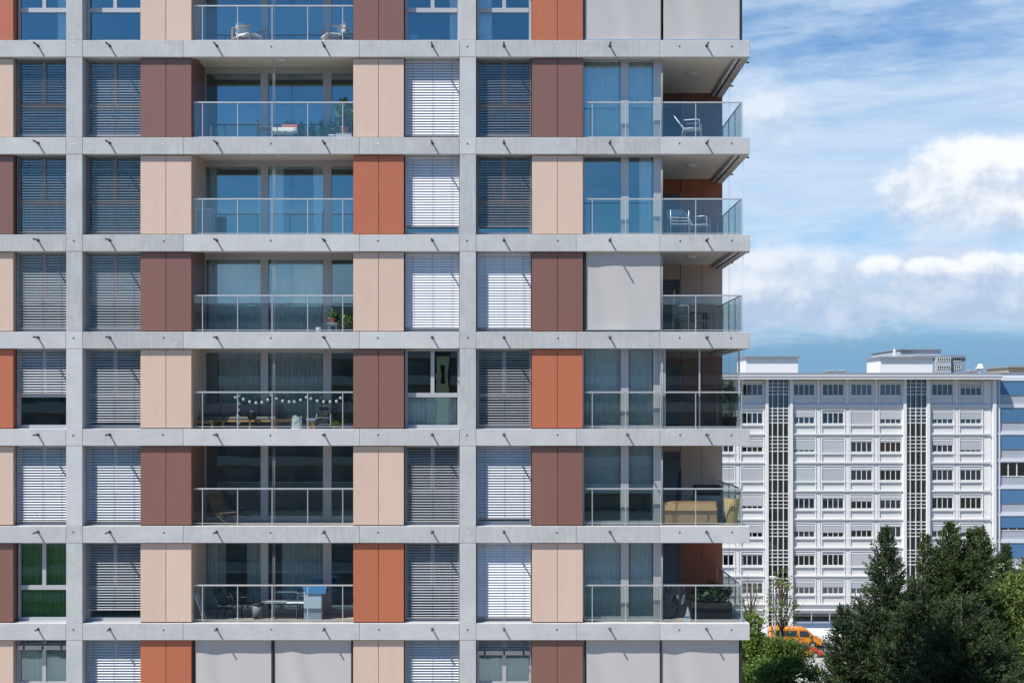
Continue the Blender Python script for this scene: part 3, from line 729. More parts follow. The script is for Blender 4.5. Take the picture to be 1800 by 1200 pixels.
# third storey loggia
t = thing('storage_cabinet', 'grey plastic storage cabinet at the left of the third loggia', 'cabinet', at(361, 2, .9)); GREYP = mat('grey_plastic', (.26, .28, .30), .55)
bx('body', GREYP, t, -.30, -.2, 0, .24, .25, .84, .01); bx('lid', WHITE, t, -.32, -.22, .8405, .26, .27, .87, .008); bx('door', GREYP, t, -.28, -.212, .04, -.03, -.2005, .80, .004); bx('door', GREYP, t, -.02, -.212, .04, .22, -.2005, .80, .004); bx('handle', STEEL, t, .235, -.05, .5, .265, .06, .62)
table('side_table', 'small grey stool table beside the storage cabinet', at(388, 2, 1.1), 0, .26, .26, .2, WHITE, WHITE)
t = thing('broom', 'broom leaning upright against the right post of the third loggia', 'broom', at(566, 2, 1.3)); tubepart('handle', [[(0, 0, .06), (.03, .1, .95)]], .012, DARKM, t); bx('brush', DARKM, t, -.14, -.03, 0, .12, .03, .07, .008)
t = thing('red_dustpan', 'red dustpan lying on the floor below the broom', 'dustpan', at(560, 2, .8)); RED = mat('red_plastic', (.45, .03, .02), .45); bx('pan', RED, t, -.14, -.1, 0, .14, .1, .05, .015); bx('handle', RED, t, -.02, .1005, .02, .02, .24, .045, .005)
t = thing('floor_mat', 'dark low object on the floor in the middle of the third loggia', 'mat', at(500, 2, .9)); obj('mat', leaves(60, (-.35, -.15, 0, .35, .15, .06), .08, 8), BLACK, t)
# fourth storey loggia
table('flower_stool', 'light metal stool carrying the geranium at the right', at(585, 3, .8), 0, .32, .3, .31, STEEL, STEEL, lw=.02)
potted('potted_plant', 'geranium in a terracotta pot on the light stool', (*at(583, 3, .8)[:2], zt(3) + .31), .10, .15, TERRA, (.32, .25), 200, .06, LEAF, seed=21)
potted('potted_plant', 'dark bushy plant at the right end of the fourth loggia', at(609, 3, .9), .13, .2, BLACK, (.45, .42), 260, .09, LEAF, seed=22)
t = thing('white_bucket', 'small white bucket on the fourth loggia floor', 'bucket', at(560, 3, .6)); obj('bucket', MB().lathe([(0, 0), (.07, 0), (.085, .17), (.075, .17), (.065, .01), (0, .01)], 14), WHITE, t); tubepart('handle', [[(-.08, 0, .16), (0, 0, .20), (.08, 0, .16)]], .004, STEEL, t)
# fifth storey loggia: sofa, tables, ladder shelf, string of lights
t = thing('outdoor_sofa', 'wooden outdoor sofa with grey back cushions behind the string lights', 'sofa', at(420, 4, 1.15))
bx('seat_frame', WOOD, t, -1.22, -.35, .20, 1.22, .35, .25, .005)
for x in (-1.2, -.4, .4, 1.2): bx('leg', WOOD, t, x - .03 - (.0 if x < 1 else 0), -.34, 0, x + .03, -.28, .199); 
for i in range(3): bx('seat_cushion', CUSH, t, -1.2 + i*.8, -.33, .252, -.42 + i*.8, .2, .36, .03)
for i in range(4): bx('back_cushion', CUSH, t, -1.2 + i*.6, .12, .362, -.62 + i*.6, .3, .72, .05)
t = table('coffee_table', 'wooden coffee table at the left in front of the sofa', at(361, 4, .65), 0, .56, .4, .25, WOOD, WOOD, lw=.04)
table('coffee_table', 'long wooden coffee table right of the centre on the fifth loggia', at(498, 4, .8), 0, .72, .4, .28, WOOD, WOOD, lw=.04)
t = thing('kettle_grill', 'small black grill standing before the sofa', 'grill', at(443, 4, .6)); obj('bowl', MB().lathe([(0, .28), (.12, .3), (.15, .38), (.15, .42), (.13, .47), (0, .5)], 16), BLACK, t)
for a in range(3): tubepart('leg', [[(0.1*math.cos(a*2.1), .1*math.sin(a*2.1), .3), (.17*math.cos(a*2.1), .17*math.sin(a*2.1), 0)]], .01, BLACK, t)
tubepart('handle', [[(-.05, 0, .5), (0, 0, .53), (.05, 0, .5)]], .008, STEEL, t)
t = thing('paper_bag', 'crumpled pale bag standing before the middle pane', 'bag', at(522, 4, .55))
R = np.random.RandomState(4); vs = []
for j in range(6):
    for i in range(12):
        a = 2*math.pi*i/12; q = max(abs(math.cos(a)), abs(math.sin(a))); k_ = 1 + .12*R.randn()*(j/5)
        vs.append((math.cos(a)/q*.15*k_*(1-.03*j), math.sin(a)/q*.1*k_, .38*j/5 + (.02*R.randn() if j == 5 else 0)))
obj('bag_body', MB().add(vs, [(j*12+i, j*12+(i+1) % 12, (j+1)*12+(i+1) % 12, (j+1)*12+i) for j in range(5) for i in range(12)]), WHITE, t)
t = thing('wooden_crate', 'small light crate with a white top right of the pale bag', 'crate', at(547, 4, .75)); bx('body', WOOD, t, -.13, -.12, 0, .13, .12, .22, .006); bx('top', WHITE, t, -.135, -.125, .2205, .135, .125, .30, .006)
t = thing('ladder_shelf', 'grey ladder shelf with dark boxes at the right of the fifth loggia', 'shelf', at(569, 4, .9))
for s_ in (-1, 1): tubepart('upright', [[(s_*.24, -.2, 0), (s_*.17, .18, .9)], [(s_*.24, .2, 0), (s_*.17, .2, .9)]], .016, GREYP, t, 4)
for i, z in enumerate((.12, .32, .52, .72)): bx('shelf', GREYP, t, -.21 + i*.012, -.14 + i*.05, z, .21 - i*.012, .18, z + .018); bx('dark_box', BLACK, t, -.15 + i*.01, -.12 + i*.05, z + .0185, .15 - i*.01, .12, z + .13, .01)
potted('potted_plant', 'small lime-green plant at the foot of the ladder shelf', at(590, 4, .6), .08, .06, GREYP, (.24, .16), 110, .07, LEAFY, seed=31)
t = thing('string_lights', 'string of round white party bulbs looped along the fifth storey balustrade', 'string lights', (0, .30, 0))
bl = [(414, 698), (420, 695.5), (428, 701.5), (439, 706), (450, 708), (460.5, 707), (471, 702.5), (475.5, 694), (486, 700.5), (497, 704.5), (508.5, 706), (517.5, 706), (528.5, 703), (538.5, 698), (546.5, 700.5), (558, 704.5), (569, 706), (580.5, 706), (591.5, 705), (598.5, 699), (420, 709), (419.5, 720), (418.5, 731), (419, 743)]
bm_ = MB(); bm_.lathe([(0, -.05), (.035, -.035), (.05, 0), (.035, .035), (0, .05)], 12); bme = bm_.mesh('bulb'); bme.materials.append(mat('bulb_white', (.85, .85, .83), .35))
w3 = [(((x - 905) / PX) * (1 + .3 / D0), 0, EYE + (716 - y) / PX * (1 + .3 / D0)) for x, y in bl]
tubepart('cable', [w3[:20], [w3[1]] + w3[20:]], .006, BLACK, t, 5)
for p in w3: obj('bulb', bme, None, t, p)
# sixth storey loggia
DWOOD = mat('dark_wood', (.20, .125, .075), .7, var=.15, nscale=6)  # darker brown wood for the deck chair
t = thing('deck_chair', 'folding wooden deck chair at the left of the sixth loggia', 'chair', at(390, 5, .8), math.radians(60))
for s_ in (-1, 1): tubepart('side_frame', [[(s_*.26, -.5, 0), (s_*.26, .05, .34), (s_*.26, .38, .95)], [(s_*.24, .38, 0), (s_*.24, -.3, .38)]], .016, DWOOD, t, 5)
for i in range(9): f = i / 8; bx('back_slat', DWOOD, t, -.25, .08 + .28*f, .38 + .55*f, .25, .10 + .28*f, .42 + .55*f)
for i in range(6): bx('seat_slat', DWOOD, t, -.24, -.4 + .08*i, .33, .24, -.34 + .08*i, .35)
# seventh storey loggia
t = thing('folded_chair', 'pale folded slatted chair leaning at the left end of the seventh loggia', 'chair', at(352, 6, .5), 0)
for y in (-.15, .12): tubepart('side_frame', [[(-.17, y, .82), (.05, y, .3), (.10, y, 0)], [(-.10, y, .78), (.16, y, 0)]], .016, WHITE, t, 5)
for i in range(8): f = i / 7; bx('slat', WHITE, t, -.17 + .2*f, -.15, .8 - .5*f, -.13 + .2*f, .12, .83 - .5*f)
for i, (x, rz) in enumerate(((405, 70), (432, 100))):
    arm_chair(['dark metal folding chair nearest the left wall of the seventh loggia', 'dark metal folding chair beside the grey bin'][i], at(x, 6, 1.0), math.radians(rz), DARKM, BLACK, 'dark folding chairs', .46)
BINM = mat('bin_grey', (.17, .20, .22), .6)
t = thing('waste_bin', 'tall grey cylindrical bin beside the dark chairs', 'bin', at(453, 6, .9)); obj('body', MB().lathe([(0, 0), (.15, 0), (.16, .42), (0, .42)], 20), BINM, t); obj('lid', MB().lathe([(.18, .4205), (.18, .45), (.1, .47), (0, .475)], 20), BLACK, t)
t = thing('folding_table', 'light folding table with black legs on the seventh loggia', 'table', at(503, 6, .95)); bx('tabletop', WHITE, t, -.6, -.3, .48, .62, .3, .51, .006)
for x in (-.45, -.38, .38, .46): tubepart('leg', [[(x, -.22, .48), (x, -.24, 0)], [(x, .22, .48), (x, .24, 0)]], .014, BLACK, t)
t = thing('tray', 'pale board lying on the left end of the folding table', 'tray', (at(485, 6, .95)[0], .85, zt(6) + .508)); bx('board', WHITE, t, -.36, -.2, 0, .34, .18, .025, .006); bx('rim', STEEL, t, -.36, -.22, 0, .34, -.2005, .04)
t = thing('storage_cabinet', 'white cabinet under the blue cloth at the right of the seventh loggia', 'cabinet', at(553, 6, .8)); bx('body', mat('pale_blue_plastic', (.42, .5, .6), .6, var=.15, nscale=7), t, -.29, -.2, 0, .24, .2, .80, .008); bx('top', WHITE, t, -.30, -.21, .8005, .25, .21, .83, .005)
mb = MB().prism([(-.33, .98), (-.24, .79), (.36, .79), (.40, .98), (.36, .99), (-.3, .99)], -.24, .24); tag(obj('blue_basket', mb, BLUE, None, at(553, 6, .8)), 'blue basket standing on the white cabinet behind the rail', 'basket')
arm_chair('pale chair behind the folding table near the blue basket', at(536, 6, 1.25), math.radians(-80), WHITE, WHITE, w_=.44)
# corner balconies
LM = mat('pale_steel_tube', (.55, .57, .60), .35, metal=.4)
arm_chair('cream tube chair alone on the corner balcony of the second storey', at(1218, 1, .8), math.radians(75), WHITE, WHITE, None, .5, recline=.30)
for i in range(3):
    arm_chair(['pale metal chair at the bottom of the stack on the third corner balcony', 'pale metal chair in the middle of the stack on the third corner balcony', 'pale metal chair on top of the stack on the third corner balcony'][i], (at(1192, 2, .9)[0], .9, zt(2) + .09 * i), math.radians(5), LM, LM, 'stacked pale metal chairs', .55, backh=.75)
arm_chair('pale metal chair standing alone right of the stacked chairs', at(1232, 2, 1.0), math.radians(70), LM, LM, None, .52)
t = thing('wooden_stick', 'long yellowish wooden stick leaning against the blind on the fourth corner balcony', 'stick', at(1183, 3, 1.1)); obj('rod', MB().tube([(-.03, 0, 0), (.07, .25, 1.35)], .024, 8), mat('yellow_wood', (.62, .48, .22), .5), t)
table('garden_table', 'dark garden table on the fourth corner balcony', at(1215, 3, 1.6), 0, .95, .7, .72, GREYP, DARKM)
for i, (x, y, rz) in enumerate(((1198, 1.1, 170), (1232, 1.3, 100))): arm_chair(['dark chair left of the garden table on the fourth corner balcony', 'dark chair right of the garden table on the fourth corner balcony'][i], at(x, 3, y), math.radians(rz), GREYP, GREYP, 'dark chairs on the fourth corner balcony', .5)
t = thing('bamboo_plant', 'tall bamboo in a black pot at the right end of the glazed corner balcony', 'plant', at(1282, 4, .9))
obj('pot', MB().lathe([(0, 0), (.2, 0), (.24, .36), (.21, .36), (.18, .3), (0, .3)], 16), BLACK, t)
rr = random.Random(9); st = []; lf = MB()
for i in range(22):
    a = rr.uniform(0, 6.28); q = rr.uniform(.05, .58); hh = rr.uniform(1.0, 1.55); p0 = (.1*math.cos(a), .1*math.sin(a), .3); p2 = (q*math.cos(a)*.75, q*math.sin(a)*.6, hh); p1 = ((p0[0]+p2[0])*.35, (p0[1]+p2[1])*.35, hh*.6); st.append([p0, p1, p2])
    for k in range(60):
        f = rr.uniform(.25, 1); c = Vector(p1).lerp(Vector(p2), f) if f > .3 else Vector(p0).lerp(Vector(p1), f*3)
        d_ = Vector((rr.gauss(0, 1), rr.gauss(0, 1), rr.gauss(-.3, .6))).normalized(); s_ = d_.cross(Vector((rr.gauss(0, 1), rr.gauss(0, 1), 1))).normalized(); L = rr.uniform(.08, .16)
        lf.add([c, c + d_*L*.4 + s_*.012, c + d_*L, c + d_*L*.4 - s_*.012], [(0, 1, 2, 3)])
tubepart('stem', st, .008, mat('bamboo_stem', (.35, .36, .14), .5), t, 5); tag(obj('foliage', lf, LEAF, t), kind='stuff')
t = thing('sideboard', 'long tan cabinet turned back to the rail on the sixth corner balcony', 'cabinet', at(1215, 5, .75)); bx('body', TAN, t, -.86, -.18, .03, .72, .22, .66, .004); bx('edge_board', WOOD, t, .7205, -.18, .0, .75, .22, .52, .003); bx('top', WOOD, t, -.62, -.19, .6605, .73, .23, .675, .003)
t = thing('rattan_planter', 'tall straw-coloured wooden planter in the corner of the sixth balcony', 'planter', at(1286, 5, .72)); mb = MB()
STRAW = mat('straw_wood', (.60, .45, .22), .7, var=.25, nscale=5, stretch=(6, 6, 1))
for i in range(9):
    a = -1.3 + i * .33; x = .2*math.sin(a); y = -.2*math.cos(a); obj('plank', MB().prism([(-.016, 0), (.016, 0), (.034, .78), (-.034, .78)], -.008, .008), STRAW, t, (x*.75, y*.75, .0), (math.radians(6), 0, a))
obj('core', MB().lathe([(0, .02), (.12, .02), (.17, .74), (0, .74)], 12), STRAW, t)
t = thing('covered_grill', 'dark gas grill with a black lid behind the tan cabinet', 'grill', at(1243, 5, 1.5)); bx('body', GREYP, t, -.45, -.25, .1, .45, .25, .82, .02); bx('lid', BLACK, t, -.42, -.24, .8205, .42, .24, 1.12, .06); bx('side_shelf', GREYP, t, -.8, -.2, .78, -.4505, .2, .81, .004)
t = thing('closed_parasol', 'closed dark blue parasol leaning by the blind on the sixth corner balcony', 'parasol', at(1190, 5, 1.6)); obj('pole', MB().tube([(0, 0, 0), (.12, 0, 1.7)], .015, 6), DARKM, t); obj('canopy', MB().tube([(.03, 0, .55), (.05, 0, .75), (.1, 0, 1.45), (.115, 0, 1.62)], [.05, .085, .04, .012], 8), mat('navy_fabric', (.02, .035, .10), .9), t)
t = thing('blue_bag', 'blue textile bag hanging by the grill on the sixth corner balcony', 'bag', at(1262, 5, 1.5)); bx('bag_body', BLUE, t, -.08, -.12, .55, .1, .12, 1.0, .03); tubepart('handle', [[(-.05, 0, 1.0), (.0, 0, 1.12), (.07, 0, 1.0)]], .008, BLUE, t)
# seventh corner balcony: covered things and a planter
t = thing('covered_bicycle', 'dark bicycle under a hanging grey cover on the seventh corner balcony', 'bicycle', at(1190, 6, .9))
for x in (-.28, .30): 
    mb = MB(); N = 20
    mb.tube([(x + .30*math.cos(2*math.pi*i/N), .02, .31 + .30*math.sin(2*math.pi*i/N)) for i in range(N + 1)], .018, 5, False); obj('wheel', mb, BLACK, t)
tubepart('frame', [[(-.28, 0, .31), (-.05, 0, .3), (.22, 0, .72), (-.12, 0, .70), (-.28, 0, .31)], [(.22, 0, .72), (.30, 0, .31)], [(-.12, 0, .70), (-.15, 0, .85)], [(.22, 0, .72), (.2, -.2, .95), (.2, .2, .95)]], .016, GREYP, t)
vs = []; R = np.random.RandomState(3)
for j in range(7):
    for i in range(25):
        s_ = i/24; vs.append((-.42 + .62*s_ + .02*R.randn(), -.12 + .05*math.sin(s_*22 + j*.4), 1.05 - .62*(j/6)*(.75 + .25*math.sin(s_*9)) + .0*j))
obj('cover', MB().add(vs, [(j*25+i, j*25+i+1, (j+1)*25+i+1, (j+1)*25+i) for j in range(6) for i in range(24)], True), CUSH, t)
t = thing('plant_trough', 'dark trough with shrubs at the right of the seventh corner balcony', 'planter', at(1250, 6, .8)); bx('trough', BLACK, t, -.6, -.2, 0, .6, .2, .5, .01); tag(obj('foliage', leaves(900, (-.65, -.25, .4, .6, .25, 1.05), .11, 5), mat('dark_leaf', (.03, .06, .02), .7, island=.5, trans=.2), t), kind='stuff')  # trough leaves in a darker green than the other plants
potted('potted_plant', 'orange-leaved pot plant behind the trough on the seventh corner balcony', at(1255, 6, 1.7), .16, .5, TERRA, (.4, .6), 200, .1, mat('orange_leaf', (.40, .14, .04), .7, island=.4, trans=.2), seed=41)
t = thing('white_bag', 'white and blue bag on the floor of the seventh corner balcony', 'bag', at(1209, 6, .5)); obj('bag_body', MB().prism([(-.12, 0), (.08, 0), (.05, .2), (.0, .42), (-.05, .2)], -.06, .06), WHITE, t); bx('stripe', BLUE, t, -.10, -.068, .1, .07, -.0605, .14)

curtain(712, 806, 4, .57, 'pale half-height curtain behind the board in the unshaded centre window', CURT, z1f=1.0)
t = thing('pale_board', 'pale green-white board behind the lower pane of the unshaded centre window', 'board', (fx(771), .50, zt(4)))
bx('board', mat('pale_green_board', (.80, .86, .74), .7), t, -.40, 0, .10, .36, .03, 1.0, .004); bx('foot', WOOD, t, -.40, .0305, .0, .36, .2, .06)
t = thing('desk_lamp', 'blue object standing behind the topmost window between the loggia and the second column', 'lamp', (fx(722), .75, zt(0)))
obj('shade', MB().lathe([(.16, .22), (.20, .34), (.19, .345), (.15, .23)], 16), mat('lamp_blue', (.25, .55, .75), .5), t); obj('stand', MB().lathe([(.1, 0), (.1, .02), (.015, .03), (.015, .25), (0, .25)], 12), STEEL, t)
curtain(788, 806, 0, YW, 'pale curtain at the right of the topmost window left of the second column')
# ------------------------------------------------------------------ the white apartment block in the distance
DB = 128.0; YB = DB - D0
def wx(px, d=DB): return (px - 905) * d / FP
def wz(py, d=DB): return EYE + (716 - py) * d / FP
WWALL = mat('white_render', (.61, .60, .59), .8, var=.04, nscale=.5, bump=.1, bscale=20)
WTRIM = mat('white_trim', (.70, .695, .685), .7, var=.02)
SHUT = mat('grey_shutter', (.42, .43, .45), .7, objvar=.06)
EAVE = mat('eaves_plaster', (.60, .55, .44), .85)
ROOFM = mat('roof_sheet', (.30, .31, .33), .6, metal=.3)
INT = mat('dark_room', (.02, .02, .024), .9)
INC = mat('net_curtain', (.19, .20, .22), .9, var=.6, nscale=5, stretch=(5, 1, .3))
INO = mat('orange_curtain', (.28, .07, .02), .9, var=.2, nscale=5)
WB = thing('white_apartment_block', 'long white apartment block behind the trees with grid-screened stairwells', 'building', (0, 0, 0))
x0, x1 = wx(1180), wx(1748); zr = wz(666); SF = 49.75 * DB / FP
bx('wall', WWALL, WB, x0, YB, 0, x1, YB + 12, zr)
bx('eaves', EAVE, WB, x0 - .5, YB - 1.5, zr + .002, x1 + .15, YB + 12.5, zr + .1)
bx('cornice', WTRIM, WB, x0 - .5, YB - 1.56, zr - .05, x1 + .2, YB - 1.505, zr + .16); bx('gutter', ROOFM, WB, x0 - .5, YB - 1.60, zr + .1605, x1 + .2, YB - 1.50, zr + .26)
bx('cornice', WTRIM, WB, x0 - .5, YB - 1.5, zr + .2605, x1 + .2, YB - 1.38, zr + .36); bx('roof', ROOFM, WB, x0 - .5, YB - 1.37, zr + .102, x1 + .2, YB + 12, zr + .62)
STW = mat('stairwell_dark', (.060, .045, .047), .9)
STAIRS = (1366.5, 1608.5); WC = (1220, 1271, 1322, 1413, 1464, 1514, 1565, 1656, 1706)
ROWS = [684 + 49.75 * i for i in range(8)]
SH = {1220: [0]*8, 1271: [.3, 0, .45, 1, 1, .3, .1, .4], 1322: [0, 0, .55, 1, .75, .6, .1, 0], 1413: [0, .42, .8, 1, .1, .5, .15, .42], 1464: [0, 0, 1, .92, .1, .6, 0, .42], 1514: [0, 1, .12, .12, .35, .42, 1, .5],
      1565: [0, .6, .15, .12, .25, .1, .4, .3], 1656: [0, .6, .4, .1, .05, .45, .2, 0], 1706: [.38, .6, .8, .1, .05, .6, .2, 0]}
WWd, WHt = 37.5 * DB / FP, 20.5 * DB / FP
fr = MB(); hw_, hh_ = WWd / 2, WHt
for i in range(5): xx = -hw_ + .03 + (WWd - .06) * i / 4; fr.box(xx - .032, 0, 0, xx + .032, .06, WHt)
fr.box(-hw_, .001, 0, hw_, .061, .07); fr.box(-hw_, .001, WHt - .07, hw_, .061, WHt)
frm = fr.mesh('window'); frm.materials.append(WTRIM)
rr = random.Random(12)
for xc in WC:
    X = wx(xc)
    for i, py in enumerate(ROWS):
        zc = wz(py + 11.0); f = SH[xc][i]
        o = obj('window', frm, None, WB, (X, YB - .055, zc))
        dark = rr.random()
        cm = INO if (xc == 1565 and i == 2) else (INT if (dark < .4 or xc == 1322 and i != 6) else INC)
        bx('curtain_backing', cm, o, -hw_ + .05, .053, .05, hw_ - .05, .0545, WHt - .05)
        bx('pane', GL_BG, o, -hw_ + .05, .03, .05, hw_ - .05, .04, WHt - .05)
        if f > 0: bx('shutter', SHUT, o, -hw_ + .03, -.03, WHt * (1 - f), hw_ - .03, -.002, WHt)
        if f > 0: bx('shutter_box', WTRIM, o, -hw_ + .02, -.05, WHt + .001, hw_ - .02, -.0, WHt + .14)
        bx('sill', WTRIM, o, -hw_ - .18, -.12, -.20, hw_ + .18, .05, -.02)
        for s_ in (-1, 1): bx('surround', WTRIM, o, s_ * (hw_ + .09) - .06, -.10, -1.08, s_ * (hw_ + .09) + .06, .05, WHt + .24)
        bx('lintel', WTRIM, o, -hw_ - .15, -.0985, WHt + .24, hw_ + .15, .05, WHt + .32)
        bx('spandrel', WWALL, o, -hw_ + .06, .02, -1.02, hw_ - .06, .0545, -.26)
# string courses and mullion piers between the bays
for i in range(9):
    z = wz(713.0 + 49.75 * i if i < 8 else 1063 + 8)
    for a, c in ((1200, 1345), (1391, 1587), (1632, 1740)):
        bx('string_course', WTRIM, WB, wx(a), YB - .24, z - .06, wx(c), YB + .01, z + .10)
        bx('string_course', WWALL, WB, wx(a) + .1, YB - .13, z - .32, wx(c) - .1, YB + .01, z - .0605)
for xm in (1246, 1296, 1438.5, 1489, 1539.5, 1681):
    for i in range(8):
        za, zb_ = wz(713.0 + 49.75 * i) + .12, wz(713.0 + 49.75 * (i - 1)) - .36
        if i == 0: zb_ = zr - .02
        bx('pier', WTRIM, WB, wx(xm) - .17, YB - .10, za, wx(xm) + .17, YB + .01, zb_)
for xm in (1347, 1389.5, 1589, 1630, 1746):
    bx('corner_pier', WTRIM, WB, wx(xm) - .16, YB - .42, 0, wx(xm) + .16, YB - .002, zr - .06)
for i in range(8): bx('wall_panel', WTRIM, WB, wx(1729), YB - .08, wz(713.0 + 49.75 * i) + .12, wx(1741), YB + .01, min(zr - .07, wz(713.0 + 49.75 * (i - 1)) - .36))
# grid screens of the stairwells: uprights and bars over a flat sheet with the interior's shade in its colour
vbar = boxmesh('upright_bar', .075, .10, zr - .4, 0, WTRIM)
hb1 = boxmesh('cross_bar', wx(1628) - wx(1590), .10, .08, 0, WTRIM); hb2 = boxmesh('cross_bar', wx(1628) - wx(1590), .09, .05, 0, WTRIM)
for c in STAIRS:
    bx('stairwell_backing', STW, WB, wx(c - 19), YB - .03, .3, wx(c + 19), YB - .004, zr - .05)
    bx('pane', GL_BG, WB, wx(c - 19), YB - .05, .3, wx(c + 19), YB - .04, zr - .05)
    for q in (-9.6, 0, 9.6, -18.7, 18.7): obj('upright_bar', vbar, None, WB, (wx(c + q), YB - .22, (zr - .4) / 2 + .3))
    for i in range(-1, 9):
        b0 = 693.0 + 49.75 * i
        for dy_, hb in ((0, hb1), (24.5, hb1), (37, hb1), (30.5, hb2), (43.5, hb2)):
            py = b0 + dy_
            if py > 668 and wz(py) > .4: obj('cross_bar', hb, None, WB, (wx(c), YB - .20, wz(py)))
# ground floor: dark shop glazing and steps
bx('shop_window', INT, WB, wx(1394), YB - .03, 1.6, wx(1586), YB - .004, wz(1073)); bx('pane', GL_BG, WB, wx(1394), YB - .06, 1.6, wx(1586), YB - .05, wz(1073))
for i in range(1, 6): bx('mullion', FRAME, WB, wx(1394 + 32*i) - .05, YB - .12, 1.6, wx(1394 + 32*i) + .05, YB - .061, wz(1073))
bx('plinth', mat('blue_plinth', (.10, .15, .22), .6), WB, wx(1394), YB - .30, .9, wx(1586), YB - .004, 1.4)
for i in range(3): bx('step', WTRIM, WB, wx(1392), YB - 1.4 + .4*i, .121 + .26*i, wx(1588), YB - .302, .375 + .26*i)
# roof houses, vents, mast
def roofhouse(px0, px1, py, dpt=5):
    bx('roof_house', WTRIM, WB, wx(px0, DB + 3), YB + 1.5, zr + .6, wx(px1, DB + 3), YB + 1.5 + dpt, wz(py, DB + 3)); z = wz(py, DB + 3)
    bx('roof_house_lid', ROOFM, WB, wx(px0, DB+3) - .2, YB + 1.2, z + .001, wx(px1, DB+3) + .2, YB + 1.8 + dpt, z + .14)
roofhouse(1306, 1397, 629); roofhouse(1540, 1631, 630)
for x in (1457, 1476, 1704): bx('roof_vent', ROOFM, WB, wx(x, DB+2) - .45, YB + 1, zr + .7, wx(x, DB+2) + .45, YB + 1.8, zr + .98, .06); bx('vent_neck', WTRIM, WB, wx(x, DB+2) - .25, YB + 1.2, zr + .6, wx(x, DB+2) + .25, YB + 1.6, zr + .699)
obj('roof_fan', MB().lathe([(.25, 0), (.25, .5), (.5, .5), (.5, .62), (.28, .66), (.28, .95), (0, 1.05)], 12), WTRIM, WB, (wx(1720, DB+2), YB + 1.5, zr + .61))
MA = thing('telecom_mast', 'antenna mast with a white panel antenna on the right roof house', 'antenna', (wx(1572, DB+3), YB + 3, wz(630, DB+3)))
obj('pole', MB().tube([(0, 0, .14), (0, 0, 1.3)], .05, 6), ROOFM, MA); bx('panel_antenna', WTRIM, MA, -.13, -.12, .2, .13, .04, .98, .03)
MA2 = thing('roof_antenna', 'thin tilted rod antenna left of the panel antenna', 'antenna', (wx(1559, DB+3), YB + 3, wz(630, DB+3)))
obj('rod', MB().tube([(-.1, 0, .14), (.05, 0, .5)], .03, 5), ROOFM, MA2); obj('whip', MB().tube([(.05, 0, .5), (.16, 0, .62)], .015, 5), ROOFM, MA2)

# ------------------------------------------------------------------ pale blue building at the right edge
BB = thing('pale_blue_building', 'pale blue-white building with blue awnings at the right edge', 'building', (0, 0, 0))
PB = mat('pale_blue_render', (.60, .63, .67), .8, var=.02); PBS = mat('grey_blue_panel', (.36, .38, .43), .7); AW = mat('blue_awning', (.07, .17, .31), .75, objvar=.12, bump=.1)
ZB = wz(657); bx('wall', PB, BB, wx(1749), YB + .02, 0, wx(1990), YB + 13, ZB); bx('roof_edge', ROOFM, BB, wx(1748.5), YB - .05, ZB + .001, wx(1990), YB + 13, ZB + .18)
bx('attic', mat('attic_tan', (.45, .36, .24), .8), BB, wx(1766, DB+4), YB + 3, ZB + .2, wx(1900, DB+4), YB + 9, ZB + .75); bx('attic_roof', ROOFM, BB, wx(1763, DB+4), YB + 2.6, ZB + .76, wx(1900, DB+4), YB + 9.2, ZB + .95)
for i in range(9):
    py = 671 + 47.4 * i; zt_ = wz(py); zs = wz(py + 24)
    for j, (a, c) in enumerate(((1756.5, 1802), (1806, 1850), (1855, 1900), (1905, 1950))):
        o = bx('window', INT, BB, wx(a), YB - .02, zs, wx(c), YB + .019, zt_)
        L = (wx(c) - wx(a)) / 2; Hh = (zt_ - zs) / 2
        bx('pane', GL_BG, o, -L, -.045, -Hh, L, -.035, Hh); bx('frame', WTRIM, o, -L, -.08, -Hh, L, -.046, -Hh + .08)
        for q in (-.33, .33): bx('mullion', WTRIM, o, q*L - .05, -.08, -Hh + .081, q*L + .05, -.046, Hh)
        if i != 3: bx('awning', AW, o, -L + .02, -.16, -Hh + (.06 if i != 5 else .3), L - .02, -.13, Hh)
        bx('parapet_panel', PBS, BB, wx(a), YB - .10, wz(py + 39), wx(c), YB + .019, zs - .12)
        bx('reveal', PB, BB, wx(a) - .12, YB - .3, wz(py + 39), wx(a) - .02, YB + .019, zt_ + .1)
    bx('ledge', PB, BB, wx(1749), YB - .22, zt_ + .12, wx(1990), YB + .015, wz(py - 8.4))
# ------------------------------------------------------------------ grey-blue tower far behind
DT = 330.0
TB = thing('distant_tower_block', 'small grey-blue tower block showing above the white block roof', 'building', (0, 0, 0))
TM = mat('tower_blue_grey', (.26, .31, .38), .8); TM2 = mat('tower_lilac', (.44, .46, .50), .8)
tx = lambda p: wx(p, DT); tz = lambda p: wz(p, DT); YT = DT - D0
bx('wall', TM, TB, tx(1610), YT, 0, tx(1697), YT + 18, tz(629)); bx('roof_band', ROOFM, TB, tx(1610), YT - .4, tz(629) + .01, tx(1697.3), YT + 18, tz(624.5)); bx('bay', TM2, TB, tx(1643), YT - .8, 0, tx(1670), YT - .01, tz(628))
bx('penthouse', TM2, TB, tx(1590), YT + 4, 0, tx(1663), YT + 30, tz(614)); bx('penthouse_roof', ROOFM, TB, tx(1588.5), YT + 3.5, tz(614) + .01, tx(1664), YT + 31, tz(612.3)); bx('roof_unit', ROOFM, TB, tx(1642), YT + 8, tz(612.2), tx(1650), YT + 12, tz(609.6))
